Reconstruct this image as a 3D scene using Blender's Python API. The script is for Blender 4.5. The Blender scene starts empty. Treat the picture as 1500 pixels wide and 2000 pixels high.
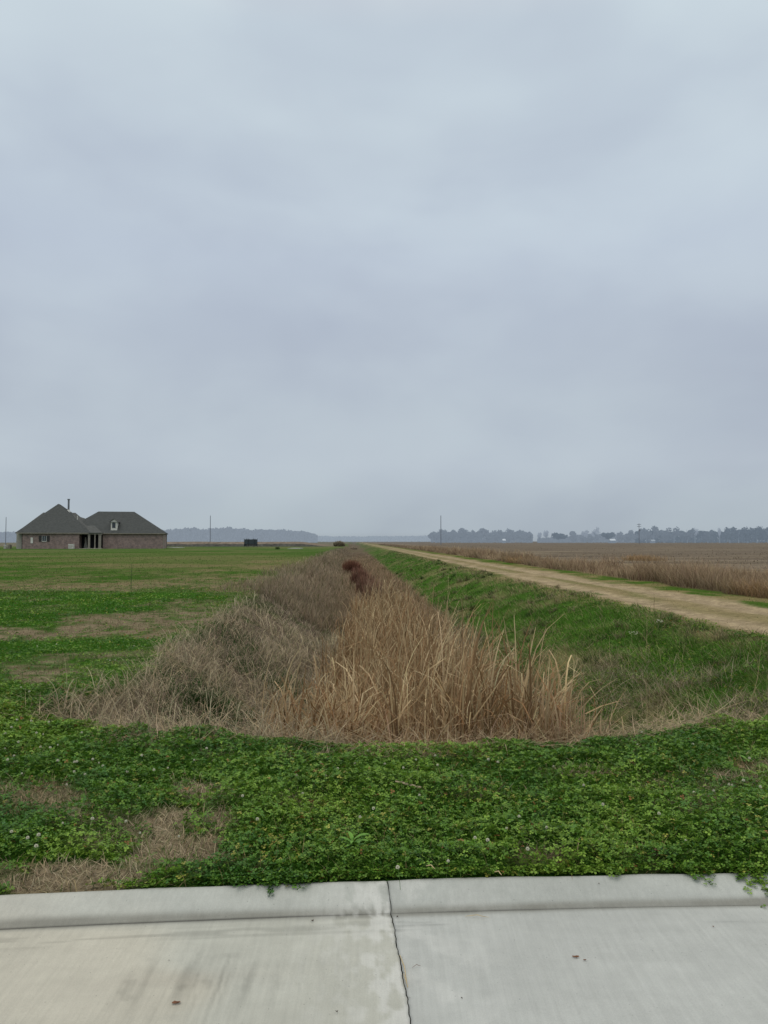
import bpy, bmesh, math, random
import numpy as np
R = np.random.RandomState
PI = math.pi
sc = bpy.context.scene
col = sc.collection
random.seed(7)

# ------------------------------------------------------------------ helpers
def lin(r, g, b):
    f = lambda c: (c/255/12.92) if c/255 <= 0.04045 else ((c/255+0.055)/1.055)**2.4
    return np.array([f(r), f(g), f(b)])

F = 1444.4                      # focal length in photo pixels (26 mm on 36 mm high)
HY = 1057.0
CZ = 1.54
PITCH = math.atan((HY-1000)/F)
cp, sp = math.cos(PITCH), math.sin(PITCH)

def ray(px, py):
    dx = (px-750)/F; dy = (1000-py)/F
    return dx, cp-dy*sp, sp+dy*cp
def G(px, py, z=0.0):           # a photo pixel to the ground point at height z
    dx, fy, fz = ray(px, py)
    t = (z-CZ)/fz
    return dx*t, fy*t
def at(px, py, Y):              # a photo pixel to the point at depth Y
    dx, fy, fz = ray(px, py)
    t = Y/fy
    return dx*t, Y, CZ+fz*t
def proj(x, y, z):              # world point to photo pixel (used to judge where patches lie)
    zz = z-CZ
    d = y*cp+zz*sp
    d = np.maximum(d, 0.05)
    return 750+F*x/d, 1000-F*(-y*sp+zz*cp)/d

def _hash(ix, iy, seed):
    n = (ix*374761393+iy*668265263+seed*974634777).astype(np.int64) & 0xffffffff
    n = ((n ^ (n >> 13))*1274126177) & 0xffffffff
    n = n ^ (n >> 16)
    return (n & 0xffff)/65535.0
def vnoise(x, y, seed=0):
    x = np.asarray(x, float); y = np.asarray(y, float)
    ix = np.floor(x).astype(np.int64); iy = np.floor(y).astype(np.int64)
    fx = x-ix; fy = y-iy
    fx = fx*fx*(3-2*fx); fy = fy*fy*(3-2*fy)
    a = _hash(ix, iy, seed); b = _hash(ix+1, iy, seed)
    c = _hash(ix, iy+1, seed); d = _hash(ix+1, iy+1, seed)
    return (a*(1-fx)+b*fx)*(1-fy)+(c*(1-fx)+d*fx)*fy
def fbm(x, y, seed=0, o=4):
    s = 0; a = 0.5; t = 0
    for k in range(o):
        s = s+a*vnoise(np.asarray(x)*2**k+k*17.3, np.asarray(y)*2**k-k*9.1, seed+k); t += a; a *= 0.5
    return s/t
def sstep(a, b, x):
    t = np.clip((x-a)/(b-a), 0, 1)
    return t*t*(3-2*t)
def mixc(a, b, f):
    f = np.asarray(f)[..., None]
    return a*(1-f)+b*f

def tag(o, label, cat, group=None, kind=None):
    o['label'] = label; o['category'] = cat
    if group: o['group'] = group
    if kind: o['kind'] = kind
    return o
def empty(name, loc=(0, 0, 0), rz=0):
    o = bpy.data.objects.new(name, None); col.objects.link(o)
    o.location = loc; o.rotation_euler = (0, 0, rz); o.empty_display_size = 0.1
    return o
def link(name, me, parent=None):
    o = bpy.data.objects.new(name, me); col.objects.link(o)
    if parent: o.parent = parent
    return o

def npmesh(name, V, Q, mat, C=None, smooth=False, parent=None):
    """one mesh object from arrays: V (n,3), Q (m,k) faces all with k corners, C (n,3) colours"""
    me = bpy.data.meshes.new(name)
    n, m, k = len(V), len(Q), Q.shape[1]
    me.vertices.add(n); me.vertices.foreach_set('co', np.ascontiguousarray(V, dtype=np.float32).ravel())
    me.loops.add(m*k); me.loops.foreach_set('vertex_index', np.ascontiguousarray(Q, dtype=np.int32).ravel())
    me.polygons.add(m); me.polygons.foreach_set('loop_start', np.arange(0, m*k, k, dtype=np.int32))
    if smooth: me.polygons.foreach_set('use_smooth', np.ones(m, dtype=bool))
    me.update(calc_edges=True)
    if C is not None:
        ca = me.color_attributes.new('col', 'FLOAT_COLOR', 'POINT')
        cc = np.ones((n, 4), np.float32); cc[:, :3] = C
        ca.data.foreach_set('color', cc.ravel())
    me.materials.append(mat)
    return link(name, me, parent)

class MB:
    """collects boxes, tubes and polygons and links them as ONE mesh object"""
    def __init__(s): s.v = []; s.f = []
    def add(s, vs, fs):
        n = len(s.v); s.v += [tuple(v) for v in vs]; s.f += [tuple(i+n for i in f) for f in fs]; return s
    def box(s, x0, x1, y0, y1, z0, z1):
        return s.add([(x0,y0,z0),(x1,y0,z0),(x1,y1,z0),(x0,y1,z0),(x0,y0,z1),(x1,y0,z1),(x1,y1,z1),(x0,y1,z1)],
              [(0,3,2,1),(4,5,6,7),(0,1,5,4),(1,2,6,5),(2,3,7,6),(3,0,4,7)])
    def tube(s, pts, rad, n=8):
        pts = [np.array(p, float) for p in pts]
        if not hasattr(rad, '__len__'): rad = [rad]*len(pts)
        vs = []; fs = []
        for i, p in enumerate(pts):
            d = pts[min(i+1, len(pts)-1)]-pts[max(i-1, 0)]
            d /= np.linalg.norm(d)+1e-9
            a = np.cross(d, (0.31, 0.9, 0.17) if abs(d[1]) < 0.9 else (1, 0, 0)); a /= np.linalg.norm(a)
            b = np.cross(d, a)
            for k in range(n):
                t = 2*PI*k/n; vs.append(p+rad[i]*(math.cos(t)*a+math.sin(t)*b))
        for i in range(len(pts)-1):
            for k in range(n):
                fs.append((i*n+k, i*n+(k+1) % n, (i+1)*n+(k+1) % n, (i+1)*n+k))
        fs.append(tuple(range(n))[::-1]); fs.append(tuple((len(pts)-1)*n+k for k in range(n)))
        return s.add(vs, fs)
    def build(s, name, mat, parent=None, smooth=False, org=(0, 0, 0)):
        me = bpy.data.meshes.new(name)
        me.from_pydata([(v[0]-org[0], v[1]-org[1], v[2]-org[2]) for v in s.v], [], s.f)
        bm = bmesh.new(); bm.from_mesh(me); bmesh.ops.recalc_face_normals(bm, faces=bm.faces); bm.to_mesh(me); bm.free()
        if smooth:
            for p in me.polygons: p.use_smooth = True
        me.materials.append(mat)
        return link(name, me, parent)

# ------------------------------------------------------------------ materials
def newmat(name):
    m = bpy.data.materials.new(name); m.use_nodes = True
    nt = m.node_tree; nt.nodes.clear()
    return m, nt, nt.nodes, nt.links
def plain(name, c, rough=0.8, var=0.25, scale=3.0, spec=0.2, stretch=(1, 1, 1), bump=0.0, metal=0.0):
    m, nt, N, L = newmat(name)
    out = N.new('ShaderNodeOutputMaterial'); b = N.new('ShaderNodeBsdfPrincipled')
    tc = N.new('ShaderNodeTexCoord'); mp = N.new('ShaderNodeMapping'); mp.inputs['Scale'].default_value = stretch
    nz = N.new('ShaderNodeTexNoise'); nz.inputs['Scale'].default_value = scale; nz.inputs['Detail'].default_value = 5
    rp = N.new('ShaderNodeMapRange'); rp.inputs['From Min'].default_value = 0.3; rp.inputs['From Max'].default_value = 0.7
    rp.inputs['To Min'].default_value = 1-var; rp.inputs['To Max'].default_value = 1+var
    mx = N.new('ShaderNodeMix'); mx.data_type = 'RGBA'; mx.blend_type = 'MULTIPLY'; mx.inputs[0].default_value = 1
    mx.inputs[6].default_value = (*c, 1)
    L.new(tc.outputs['Object'], mp.inputs[0]); L.new(mp.outputs[0], nz.inputs['Vector']); L.new(nz.outputs[0], rp.inputs[0])
    L.new(rp.outputs[0], mx.inputs[7]); L.new(mx.outputs[2], b.inputs['Base Color'])
    b.inputs['Roughness'].default_value = rough; b.inputs['Specular IOR Level'].default_value = spec
    b.inputs['Metallic'].default_value = metal
    if bump:
        bp = N.new('ShaderNodeBump'); bp.inputs['Strength'].default_value = bump; bp.inputs['Distance'].default_value = 0.02
        L.new(nz.outputs[0], bp.inputs['Height']); L.new(bp.outputs[0], b.inputs['Normal'])
    L.new(b.outputs[0], out.inputs[0])
    return m
def leafmat(name, trans=0.25, rough=0.65, spec=0.15):
    m, nt, N, L = newmat(name)
    out = N.new('ShaderNodeOutputMaterial'); b = N.new('ShaderNodeBsdfPrincipled')
    a = N.new('ShaderNodeAttribute'); a.attribute_name = 'col'
    t = N.new('ShaderNodeBsdfTranslucent'); mx = N.new('ShaderNodeMixShader'); mx.inputs[0].default_value = trans
    L.new(a.outputs['Color'], b.inputs['Base Color']); L.new(a.outputs['Color'], t.inputs[0])
    b.inputs['Roughness'].default_value = rough; b.inputs['Specular IOR Level'].default_value = spec
    L.new(b.outputs[0], mx.inputs[1]); L.new(t.outputs[0], mx.inputs[2]); L.new(mx.outputs[0], out.inputs[0])
    return m
M_leaf = leafmat('clover_leaf', 0.22, 0.5, 0.3)
M_blade = leafmat('grass_blade')
M_dry = leafmat('dry_stem', 0.2, 0.8, 0.1)
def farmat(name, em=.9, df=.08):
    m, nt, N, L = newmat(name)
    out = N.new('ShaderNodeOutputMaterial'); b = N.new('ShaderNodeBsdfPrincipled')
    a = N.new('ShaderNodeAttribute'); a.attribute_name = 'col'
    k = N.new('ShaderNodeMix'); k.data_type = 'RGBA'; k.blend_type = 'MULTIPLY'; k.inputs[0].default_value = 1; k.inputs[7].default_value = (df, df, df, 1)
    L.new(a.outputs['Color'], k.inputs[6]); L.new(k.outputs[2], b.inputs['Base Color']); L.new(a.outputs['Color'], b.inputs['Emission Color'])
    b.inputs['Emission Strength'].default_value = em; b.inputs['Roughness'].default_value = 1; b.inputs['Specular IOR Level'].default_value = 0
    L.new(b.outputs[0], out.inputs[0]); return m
M_far = farmat('far_foliage_haze_glow')        # trees half a mile off: the haze in between is painted in as their own glow

def groundmat():
    m, nt, N, L = newmat('ground_soil_and_turf')
    out = N.new('ShaderNodeOutputMaterial'); b = N.new('ShaderNodeBsdfPrincipled')
    a = N.new('ShaderNodeAttribute'); a.attribute_name = 'col'
    tc = N.new('ShaderNodeTexCoord')
    prev = a.outputs['Color']
    hs = None
    for s, lo, hi in ((1.7, .82, 1.18), (9, .72, 1.28), (55, .6, 1.4)):
        nz = N.new('ShaderNodeTexNoise'); nz.inputs['Scale'].default_value = s; nz.inputs['Detail'].default_value = 4
        nz.inputs['Roughness'].default_value = .65
        rp = N.new('ShaderNodeMapRange'); rp.inputs['From Min'].default_value = .3; rp.inputs['From Max'].default_value = .7
        rp.inputs['To Min'].default_value = lo; rp.inputs['To Max'].default_value = hi
        mx = N.new('ShaderNodeMix'); mx.data_type = 'RGBA'; mx.blend_type = 'MULTIPLY'; mx.inputs[0].default_value = 1
        L.new(tc.outputs['Object'], nz.inputs['Vector']); L.new(nz.outputs[0], rp.inputs[0])
        L.new(prev, mx.inputs[6]); L.new(rp.outputs[0], mx.inputs[7]); prev = mx.outputs[2]; hs = nz
    bp = N.new('ShaderNodeBump'); bp.inputs['Strength'].default_value = .5; bp.inputs['Distance'].default_value = .02
    L.new(hs.outputs[0], bp.inputs['Height']); L.new(bp.outputs[0], b.inputs['Normal'])
    L.new(prev, b.inputs['Base Color']); b.inputs['Roughness'].default_value = 1; b.inputs['Specular IOR Level'].default_value = 0
    L.new(b.outputs[0], out.inputs[0])
    return m
M_ground = groundmat()

def concretemat():
    m, nt, N, L = newmat('weathered_concrete')
    out = N.new('ShaderNodeOutputMaterial'); b = N.new('ShaderNodeBsdfPrincipled')
    a = N.new('ShaderNodeAttribute'); a.attribute_name = 'col'
    tc = N.new('ShaderNodeTexCoord')
    prev = a.outputs['Color']; first = None
    def mul(src, lo, hi, f0=.3, f1=.7):
        nonlocal prev
        rp = N.new('ShaderNodeMapRange'); rp.inputs['From Min'].default_value = f0; rp.inputs['From Max'].default_value = f1
        rp.inputs['To Min'].default_value = lo; rp.inputs['To Max'].default_value = hi
        mx = N.new('ShaderNodeMix'); mx.data_type = 'RGBA'; mx.blend_type = 'MULTIPLY'; mx.inputs[0].default_value = 1
        L.new(src, rp.inputs[0]); L.new(prev, mx.inputs[6]); L.new(rp.outputs[0], mx.inputs[7]); prev = mx.outputs[2]
    def noise(s, st=(1, 1, 1), det=5, ro=.6, rot=0):
        mp = N.new('ShaderNodeMapping'); mp.inputs['Scale'].default_value = st; mp.inputs['Rotation'].default_value = (0, 0, rot)
        nz = N.new('ShaderNodeTexNoise'); nz.inputs['Scale'].default_value = s; nz.inputs['Detail'].default_value = det
        nz.inputs['Roughness'].default_value = ro
        L.new(tc.outputs['Object'], mp.inputs[0]); L.new(mp.outputs[0], nz.inputs['Vector'])
        return nz.outputs[0]
    mul(noise(2.2, det=8, ro=.7), .95, 1.05)
    mul(noise(14, det=6, ro=.7), .96, 1.04)
    st = noise(60, (1, .04, 1), 3, .6, rot=.02)
    mul(st, .95, 1.05)
    st2 = noise(9, (.35, 1.6, 1), 4, .6, rot=-.5)
    mul(st2, .97, 1.03)
    fine = noise(230, det=3); mul(fine, .93, 1.07)
    # dark specks and pin holes
    vo = N.new('ShaderNodeTexVoronoi'); vo.inputs['Scale'].default_value = 26; vo.inputs['Randomness'].default_value = 1
    L.new(tc.outputs['Object'], vo.inputs['Vector']); mul(vo.outputs['Distance'], .55, 1.0, .03, .075)
    bp = N.new('ShaderNodeBump'); bp.inputs['Strength'].default_value = .35; bp.inputs['Distance'].default_value = .003
    ad = N.new('ShaderNodeMath'); ad.operation = 'ADD'; L.new(fine, ad.inputs[0]); L.new(st, ad.inputs[1])
    L.new(ad.outputs[0], bp.inputs['Height']); L.new(bp.outputs[0], b.inputs['Normal'])
    L.new(prev, b.inputs['Base Color']); b.inputs['Roughness'].default_value = .85; b.inputs['Specular IOR Level'].default_value = .2
    L.new(b.outputs[0], out.inputs[0])
    return m
M_conc = concretemat()

# ------------------------------------------------------------------ terrain
TU = 0.0415
def U(x, y): return x+TU*y
def headline(x): return 5.5+0.085*(x-0.3)**2
def ditch_s(x, y):
    u = U(x, y)
    w = (vnoise(y*.35, y*0+3, 5)-.5)*.6
    sL = (u+2.75+w)/2.1
    w2 = (fbm(y*.6, u*.3, 9, 3)-.5)*.9
    sR = (6.2-u+w2)/3.7
    sH = (y-headline(x)+(fbm(x*1.6, y*0+1, 4, 3)-.5)*.55)/2.1
    a = np.minimum(sL, sR)
    return np.minimum(a, sH), sL, sR, sH
_k = np.array([G(0, 1745, 0), G(750, 1716, 0), G(1300, 1704, 0)])
_kc = np.polyfit(_k[:, 0], _k[:, 1], 2); _ks = np.polyfit(_k[:, 0], _k[:, 1], 1)
def kerb_y(x):
    xc = np.clip(x, -2.2, 2.4)
    return np.polyval(_kc, xc)+_ks[0]*(x-xc)
def terrain(x, y):
    x = np.asarray(x, float); y = np.asarray(y, float)
    s, sL, sR, sH = ditch_s(x, y)
    d = sstep(0, 1, s)*0.35+np.clip(s, 0, 1)*0.65
    z = -1.15*d
    near = sstep(0, .6, y-kerb_y(x))
    z = z+(fbm(x*1.1, y*1.1, 21, 3)-.5)*.07*near*sstep(200, 40, y)
    bank = sstep(0, .25, sR)*sstep(1.1, .8, sR)*sstep(-.1, .1, s)
    z = z+(fbm(x*1.5, y*1.5, 31, 3)-.5)*.42*bank
    u = U(x, y)
    rut = np.exp(-((u-7.3)/.3)**2)+np.exp(-((u-8.9)/.3)**2)
    z = z-.035*rut*(y < 200)
    z = z-0.012*(y < kerb_y(x)+.12)
    return z

ELL = [(100,1716,150,24,1.0),(335,1590,120,26,1.0),(370,1665,100,42,.95),(385,1545,60,22,.8),(70,1568,90,32,.55),
       (220,1620,120,30,.35),(1130,1507,70,10,.7),(1400,1532,120,26,.75),(1490,1497,70,12,.8),(640,1474,240,8,.6),(260,1448,110,12,.75),
       (1270,1680,40,20,.2),(1050,1675,60,22,.4),(900,1550,60,12,.3),(560,1560,60,14,.2),
       (110,1234,280,13,1.),(330,1212,230,14,.9),(470,1187,130,14,.7),(100,1312,90,32,.75),(230,1283,160,14,.45),(60,1170,80,5,.5),
       (300,1145,380,8,.75),(430,1130,110,13,.8),(300,1122,290,6,.6),(80,1190,60,6,.6),(80,1208,40,5,.7),(250,1105,300,4,.5),
       (100,1133,200,5,.5),(520,1150,120,20,.5),(560,1115,90,16,.6)]
GRN = [(180,1177,330,17,1.),(60,1205,200,13,.6),(480,1236,120,16,.8),(250,1255,260,10,.6),(150,1395,200,40,.8),(80,1270,120,10,.5)]
def dryness(x, y):
    z = np.where(ditch_s(x, y)[0] < 0, 0.0, 0.0)
    px, py = proj(np.asarray(x), np.asarray(y), z)
    wob = (fbm(x*2.5, y*2.5, 41, 3)-.5)
    wob3 = (fbm(x*9, y*9, 43, 3)-.5)
    wob4 = (fbm(x*.45+3, y*.28, 45, 4)-.5)*sstep(7, 12, np.asarray(y))
    d = np.zeros_like(px)
    for (cx, cy, rx, ry, s) in ELL:
        q = ((px-cx)/rx)**2+((py-cy)/ry)**2
        d = np.maximum(d, s*sstep(2.0, .1, q+wob*3.2+wob3*2.2+wob4*5))
    for (cx, cy, rx, ry, s) in GRN:
        q = ((px-cx)/rx)**2+((py-cy)/ry)**2
        d = d-s*.55*sstep(1.9, .3, q+wob*1.6+wob4*5)*(1-d)
    d = d*(1-.15*sstep(5.5, 8, y))*(.35+1.1*sstep(.3, .62, fbm(x*4, y*4, 44, 3)))
    d = d+sstep(.60, .8, fbm(x*1.0, y*1.0, 51, 4))*.5*(y > 7)
    d = d+sstep(.70, .82, fbm(x*1.6+4, y*1.6, 52, 4))*.5*(y <= 7)
    d = d+sstep(.42, .7, fbm(x*.12, y*.12, 55, 4))*.45*sstep(14, 40, y)
    return np.clip(d, 0, 1)

GREEN_N = lin(56, 90, 30); GREEN_L = lin(64, 104, 34); OLIVE = lin(102, 108, 62); THATCH = lin(140, 122, 98)
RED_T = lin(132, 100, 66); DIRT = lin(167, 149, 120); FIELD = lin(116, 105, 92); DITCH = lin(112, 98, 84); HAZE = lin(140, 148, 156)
def track_w(x, y):
    u = U(x, y)
    n = (fbm(x*1.2, y*.35, 61, 4)-.5)
    n = n+(fbm(x*4, y*1.5, 62, 3)-.5)*.5
    e = sstep(6.5, 7.1, u+n*1.7)*sstep(10.0, 9.4, u+n*1.5)
    mid = np.exp(-((u-8.15+n*.8)/.42)**2)*sstep(.36, .58, fbm(x*.9, y*.35, 63, 4)+.05)
    return e, mid
def ground_color(x, y):
    u = U(x, y)
    d = dryness(x, y)
    n = fbm(x*.8, y*.8, 71, 4); n2 = fbm(x*5, y*5, 72, 3)
    nf = fbm(x*.05, y*.05, 73, 4)
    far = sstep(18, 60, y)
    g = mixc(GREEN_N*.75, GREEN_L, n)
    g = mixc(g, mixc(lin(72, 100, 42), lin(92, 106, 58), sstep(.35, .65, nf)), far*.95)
    c = mixc(g, mixc(mixc(lin(112, 100, 78), lin(136, 124, 100), n2), lin(128, 116, 84), sstep(8, 40, y)), d*(1-.2*far))
    # reddish thatch
    s, sL, sR, sH = ditch_s(x, y)
    ins = sstep(-.02, .12, s)
    grn = sstep(.52, .68, fbm(x*.9, y*.9, 81, 4))
    dc = mixc(DITCH*.75, lin(62, 78, 40), grn*.7*(sR > 1))
    dc = mixc(dc, lin(112, 98, 76), sstep(20, 40, y)*.6)
    bankg = mixc(lin(66, 98, 36), lin(112, 112, 72), sstep(.45, .75, fbm(x*.9, y*.9, 83, 4)))
    dc = mixc(dc, bankg, sstep(.95, .75, sR+(n-.5)*.3)*(1-sstep(100, 220, y)*.4))
    c = mixc(c, dc, ins)
    # lip between bank and track
    c = mixc(c, mixc(lin(70, 96, 40), lin(132, 122, 84), sstep(.35, .6, n2*.5+n*.5)), sstep(5.4, 6.2, u)*sstep(7.2, 6.8, u)*(s < .1))
    # right of the track
    rg = mixc(lin(72, 98, 38), lin(128, 118, 80), sstep(.4, .65, n))
    c = mixc(c, rg, sstep(9.2, 9.5, u))
    wd = (fbm(x*.4, y*.4, 91, 3)-.5)*1.2
    c = mixc(c, lin(128, 112, 84), sstep(11.0, 11.6, u+wd))
    # field: darker, streaky
    fs = fbm(x*.05, y*.6, 95, 4)
    fc = mixc(FIELD*.72, FIELD*1.12, sstep(.3, .7, fs))
    fc = mixc(fc, lin(156, 142, 116), sstep(.44, .66, fbm(x*.12, y*.9, 96, 4))*(.35+.45*sstep(34, 17, u)))
    c = mixc(c, fc, sstep(14.0, 17., u+wd*1.5))
    e, mid = track_w(x, y)
    tr = mixc(DIRT*.78, DIRT*1.15, sstep(.25, .75, n2*.6+.4*fbm(x*3, y*.6, 65, 3)))
    tr = mixc(tr, lin(104, 108, 62), mid*.85)
    tr = mixc(tr, lin(140, 126, 92), (1-np.exp(-((u-7.3)/.45)**2)-np.exp(-((u-8.95)/.45)**2)).clip(0, 1)*(.35+.6*sstep(.4, .6, fbm(x*1.6, y*.5, 67, 3))))
    c = mixc(c, tr, e)
    # far-left ground turns brown beyond the lawn, haze is painted into the colour with distance
    c = mixc(c, lin(116, 110, 90), sstep(205, 230, y)*sstep(-4, -6, u))
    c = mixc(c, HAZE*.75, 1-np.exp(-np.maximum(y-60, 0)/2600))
    return c

def build_ground():
    ys = [2.7]
    while ys[-1] < 5200: ys.append(ys[-1]*1.0105+.004)
    ys = np.array(ys)
    t1 = np.arange(-.75, .7501, .0055)
    ts = np.concatenate([-np.geomspace(6, .77, 34), t1, np.geomspace(.77, 6, 34)])
    T, Y = np.meshgrid(ts, ys)
    X = T*(Y+1.5)
    ky = kerb_y(X)+0.0
    Yb = np.where(True, Y, Y)
    # first rows hug the back of the kerb
    Y2 = np.maximum(Yb, ky-.03+ (Yb-2.7)*.001)
    Z = terrain(X, Y2)
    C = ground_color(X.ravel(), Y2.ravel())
    V = np.stack([X.ravel(), Y2.ravel(), Z.ravel()], 1)
    r, c = X.shape
    i = (np.arange(r-1)[:, None]*c+np.arange(c-1)[None, :]).ravel()
    Q = np.stack([i, i+1, i+c+1, i+c], 1)
    # throw away faces that collapse onto the kerb line
    d = Y2.ravel()
    keep = ~((d[Q].max(1)-d[Q].min(1) < 2e-4) & (d[Q].max(1) < 20))
    yy = np.abs(V[Q[:, 0], 1]-V[Q[:, 3], 1]) > 5e-4
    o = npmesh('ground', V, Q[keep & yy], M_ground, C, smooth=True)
    tag(o, 'flat open ground with ditch, lawn, dirt bank and ploughed field', 'ground', kind='structure')
build_ground()
# the verge on the far side of the street, behind the photographer
b = MB(); b.box(-300, 300, -200, -5.5, -.5, -.02)
o = b.build('lawn', plain('lawn_behind', lin(70, 92, 44), 1, .3, 2.0, 0)); tag(o, 'grass verge on the near side of the street behind the viewpoint', 'lawn', kind='structure')

# ------------------------------------------------------------------ concrete street and kerb
def joint_x(y):         # the crack across the slab, from photo points
    a = G(755, 1717, 0); m_ = G(768, 1800, -.06); b_ = G(802, 2000, -.06)
    y = np.asarray(y, float)
    f = np.interp(y, [-6, b_[1], m_[1], a[1], 9], [b_[0]+(-6-b_[1])*(m_[0]-b_[0])/(m_[1]-b_[1]), b_[0], m_[0], a[0], a[0]])
    return f+(vnoise(y*9, y*0, 3)-.5)*.007+(vnoise(y*45, y*0, 4)-.5)*.005
def prof(w):            # w = distance from the back of the kerb towards the street; returns z
    z = np.interp(w, [0, .012, .035, .09, .14, .170, .195, .26, .6, 9], [-.010, -.001, -.003, -.020, -.038, -.050, -.059, -.061, -.058, .02])
    return z
GW = .196
def slab(name, side, w0, w1, label, cat):
    ws = np.concatenate([np.arange(w0, min(w1, 1.5), .011), np.geomspace(1.5, w1, 30) if w1 > 1.5 else [w1]])
    if side < 0: ss = np.concatenate([-np.geomspace(30, 3.2, 30), np.arange(-3.18, .001, .011)])
    else: ss = np.concatenate([np.arange(0, 3.2, .011), np.geomspace(3.21, 30, 30)])
    S, W = np.meshgrid(ss, ws)
    yj = kerb_y(S*0)-W
    X0 = joint_x(yj)
    X = X0+S+side*(.0003+(vnoise(yj*30, yj*0+side, 8)*.0020))
    Y = kerb_y(X)-W
    if w0 == 0: Y = Y+(W < .02)*(vnoise(X*5, X*0, 12)-.5)*.012
    Z = prof(W)+(fbm(X*.8, Y*.8, 13, 3)-.5)*.006
        # colour
    n = fbm(X*1.1, Y*1.1, 101, 4); n2 = fbm(X*6, Y*6, 102, 4); n3 = fbm(X*24, Y*5, 103, 3)
    cl = lin(187, 186, 173); cr = lin(185, 186, 179); ck = lin(178, 180, 172)
    base = (cl if side < 0 else cr)[None, None]*np.ones(S.shape+(1,))
    base = mixc(base, ck[None, None]*np.ones(S.shape+(1,)), sstep(.24, .17, W)*.8)
    base = base*(.90+.2*n)[..., None]*(.96+.08*n2)[..., None]
    base = mixc(base, base*np.array([1.06, .99, .93]), sstep(.5, .7, fbm(X*.9+3, Y*1.5, 104, 3))*.7)
    # gutter band dark with damp dirt
    wc = .178+.015*(vnoise(X*.8, X*0, 14)-.5)+.012*np.exp(-(X/.7)**2)
    wid = .024+.012*vnoise(X*1.5, X*0, 15)
    band = np.exp(-np.abs((W-wc)/wid)**3)*(.75+.5*(n2-.5))
    base = mixc(base, lin(128, 126, 116)[None, None]*np.ones(S.shape+(1,)), np.clip(band*1.3, 0, 1)*.85)
    ln = np.exp(-((W-.199-.006*(n2-.5))/.0055)**2)*(.25+.75*sstep(1.6, -.6, X)*sstep(.05, .35, np.abs(X-.05)))
    base = base*(1-.62*ln)[..., None]
    # thin sinuous stains near the gutter and pale lime bloom by the joint
    st = sstep(.60, .72, fbm(X*2.0, W*30, 105, 3))*np.exp(-((W-.30)/.06)**2)
    base = base*(1-.22*st)[..., None]
    aS = np.abs(S)
    if side < 0:
        bl = np.exp(-(aS/.22)**1.5)*sstep(.46, .66, fbm(X*26, Y*11, 106, 4)+.05)
    else:
        bl = np.exp(-(aS/.35)**2)*sstep(.5, .7, fbm(X*9, Y*9, 107, 4))*.45
    base = mixc(base, lin(214, 213, 205)[None, None]*np.ones(S.shape+(1,)), np.clip(bl, 0, 1)*.7)
    broom = sstep(.50, .8, fbm(X*50, Y*2.2, 108, 2))*np.exp(-((X+.62)/.33)**2)*np.exp(-((W-.62)/.2)**2)
    base = base*(1-.28*broom)[..., None]
    scuf = np.exp(-((X+.75-(W-.6)*-1.6)/.35)**2)*np.exp(-((W-.62)/.05)**2)
    base = mixc(base, lin(166, 158, 144)[None, None]*np.ones(S.shape+(1,)), np.clip(scuf, 0, 1)*.22)
    sp_ = sstep(.71, .78, fbm(X*14, Y*14, 109, 2))*sstep(.55, .75, fbm(X*1.5, Y*1.5, 110, 2))
    base = base*(1-.14*sp_)[..., None]
    base = base*(1-.12*np.exp(-(aS/.008)**2)*1)[..., None]  # slab edges darkened along the joint: contact shade painted in
    base = base*(1-.3*np.exp(-(W/.02)**2))[..., None]
    V = np.stack([X.ravel(), Y.ravel(), Z.ravel()], 1)
    r, c = X.shape
    i = (np.arange(r-1)[:, None]*c+np.arange(c-1)[None, :]).ravel()
    Q = np.stack([i, i+c, i+c+1, i+1], 1)
    # skirts down the joint edge
    jc = c-1 if side < 0 else 0
    e = np.arange(r)*c+jc
    V2 = V[e].copy(); V2[:, 2] -= .05
    n0 = len(V); V = np.vstack([V, V2]); k = np.arange(r-1)
    Q2 = np.stack([e[k], e[k+1], n0+k+1, n0+k], 1)
    C = base.reshape(-1, 3); C = np.vstack([C, C[e]*.35])
    o = npmesh(name, V, np.vstack([Q, Q2]), M_conc, C, smooth=False)
    tag(o, label, cat, kind='structure')
slab('kerb', -1, 0, GW, 'low rolled concrete kerb left of the slab joint', 'kerb')
slab('kerb', 1, 0, GW, 'low rolled concrete kerb right of the slab joint', 'kerb')
slab('road', -1, GW+.0012, 9, 'pale warm grey concrete street slab left of the joint', 'road')
slab('road', 1, GW+.0012, 9, 'pale cool grey concrete street slab right of the joint', 'road')
b = MB(); b.add([(-30, -6, -.1), (30, -6, -.1), (30, kerb_y(30.), -.1), (-30, kerb_y(-30.), -.1)], [(0, 1, 2, 3)])
o = b.build('subgrade', plain('joint_dirt', lin(58, 52, 42), 1)); tag(o, 'dark soil seen down the slab joint', 'soil', kind='structure')

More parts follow.
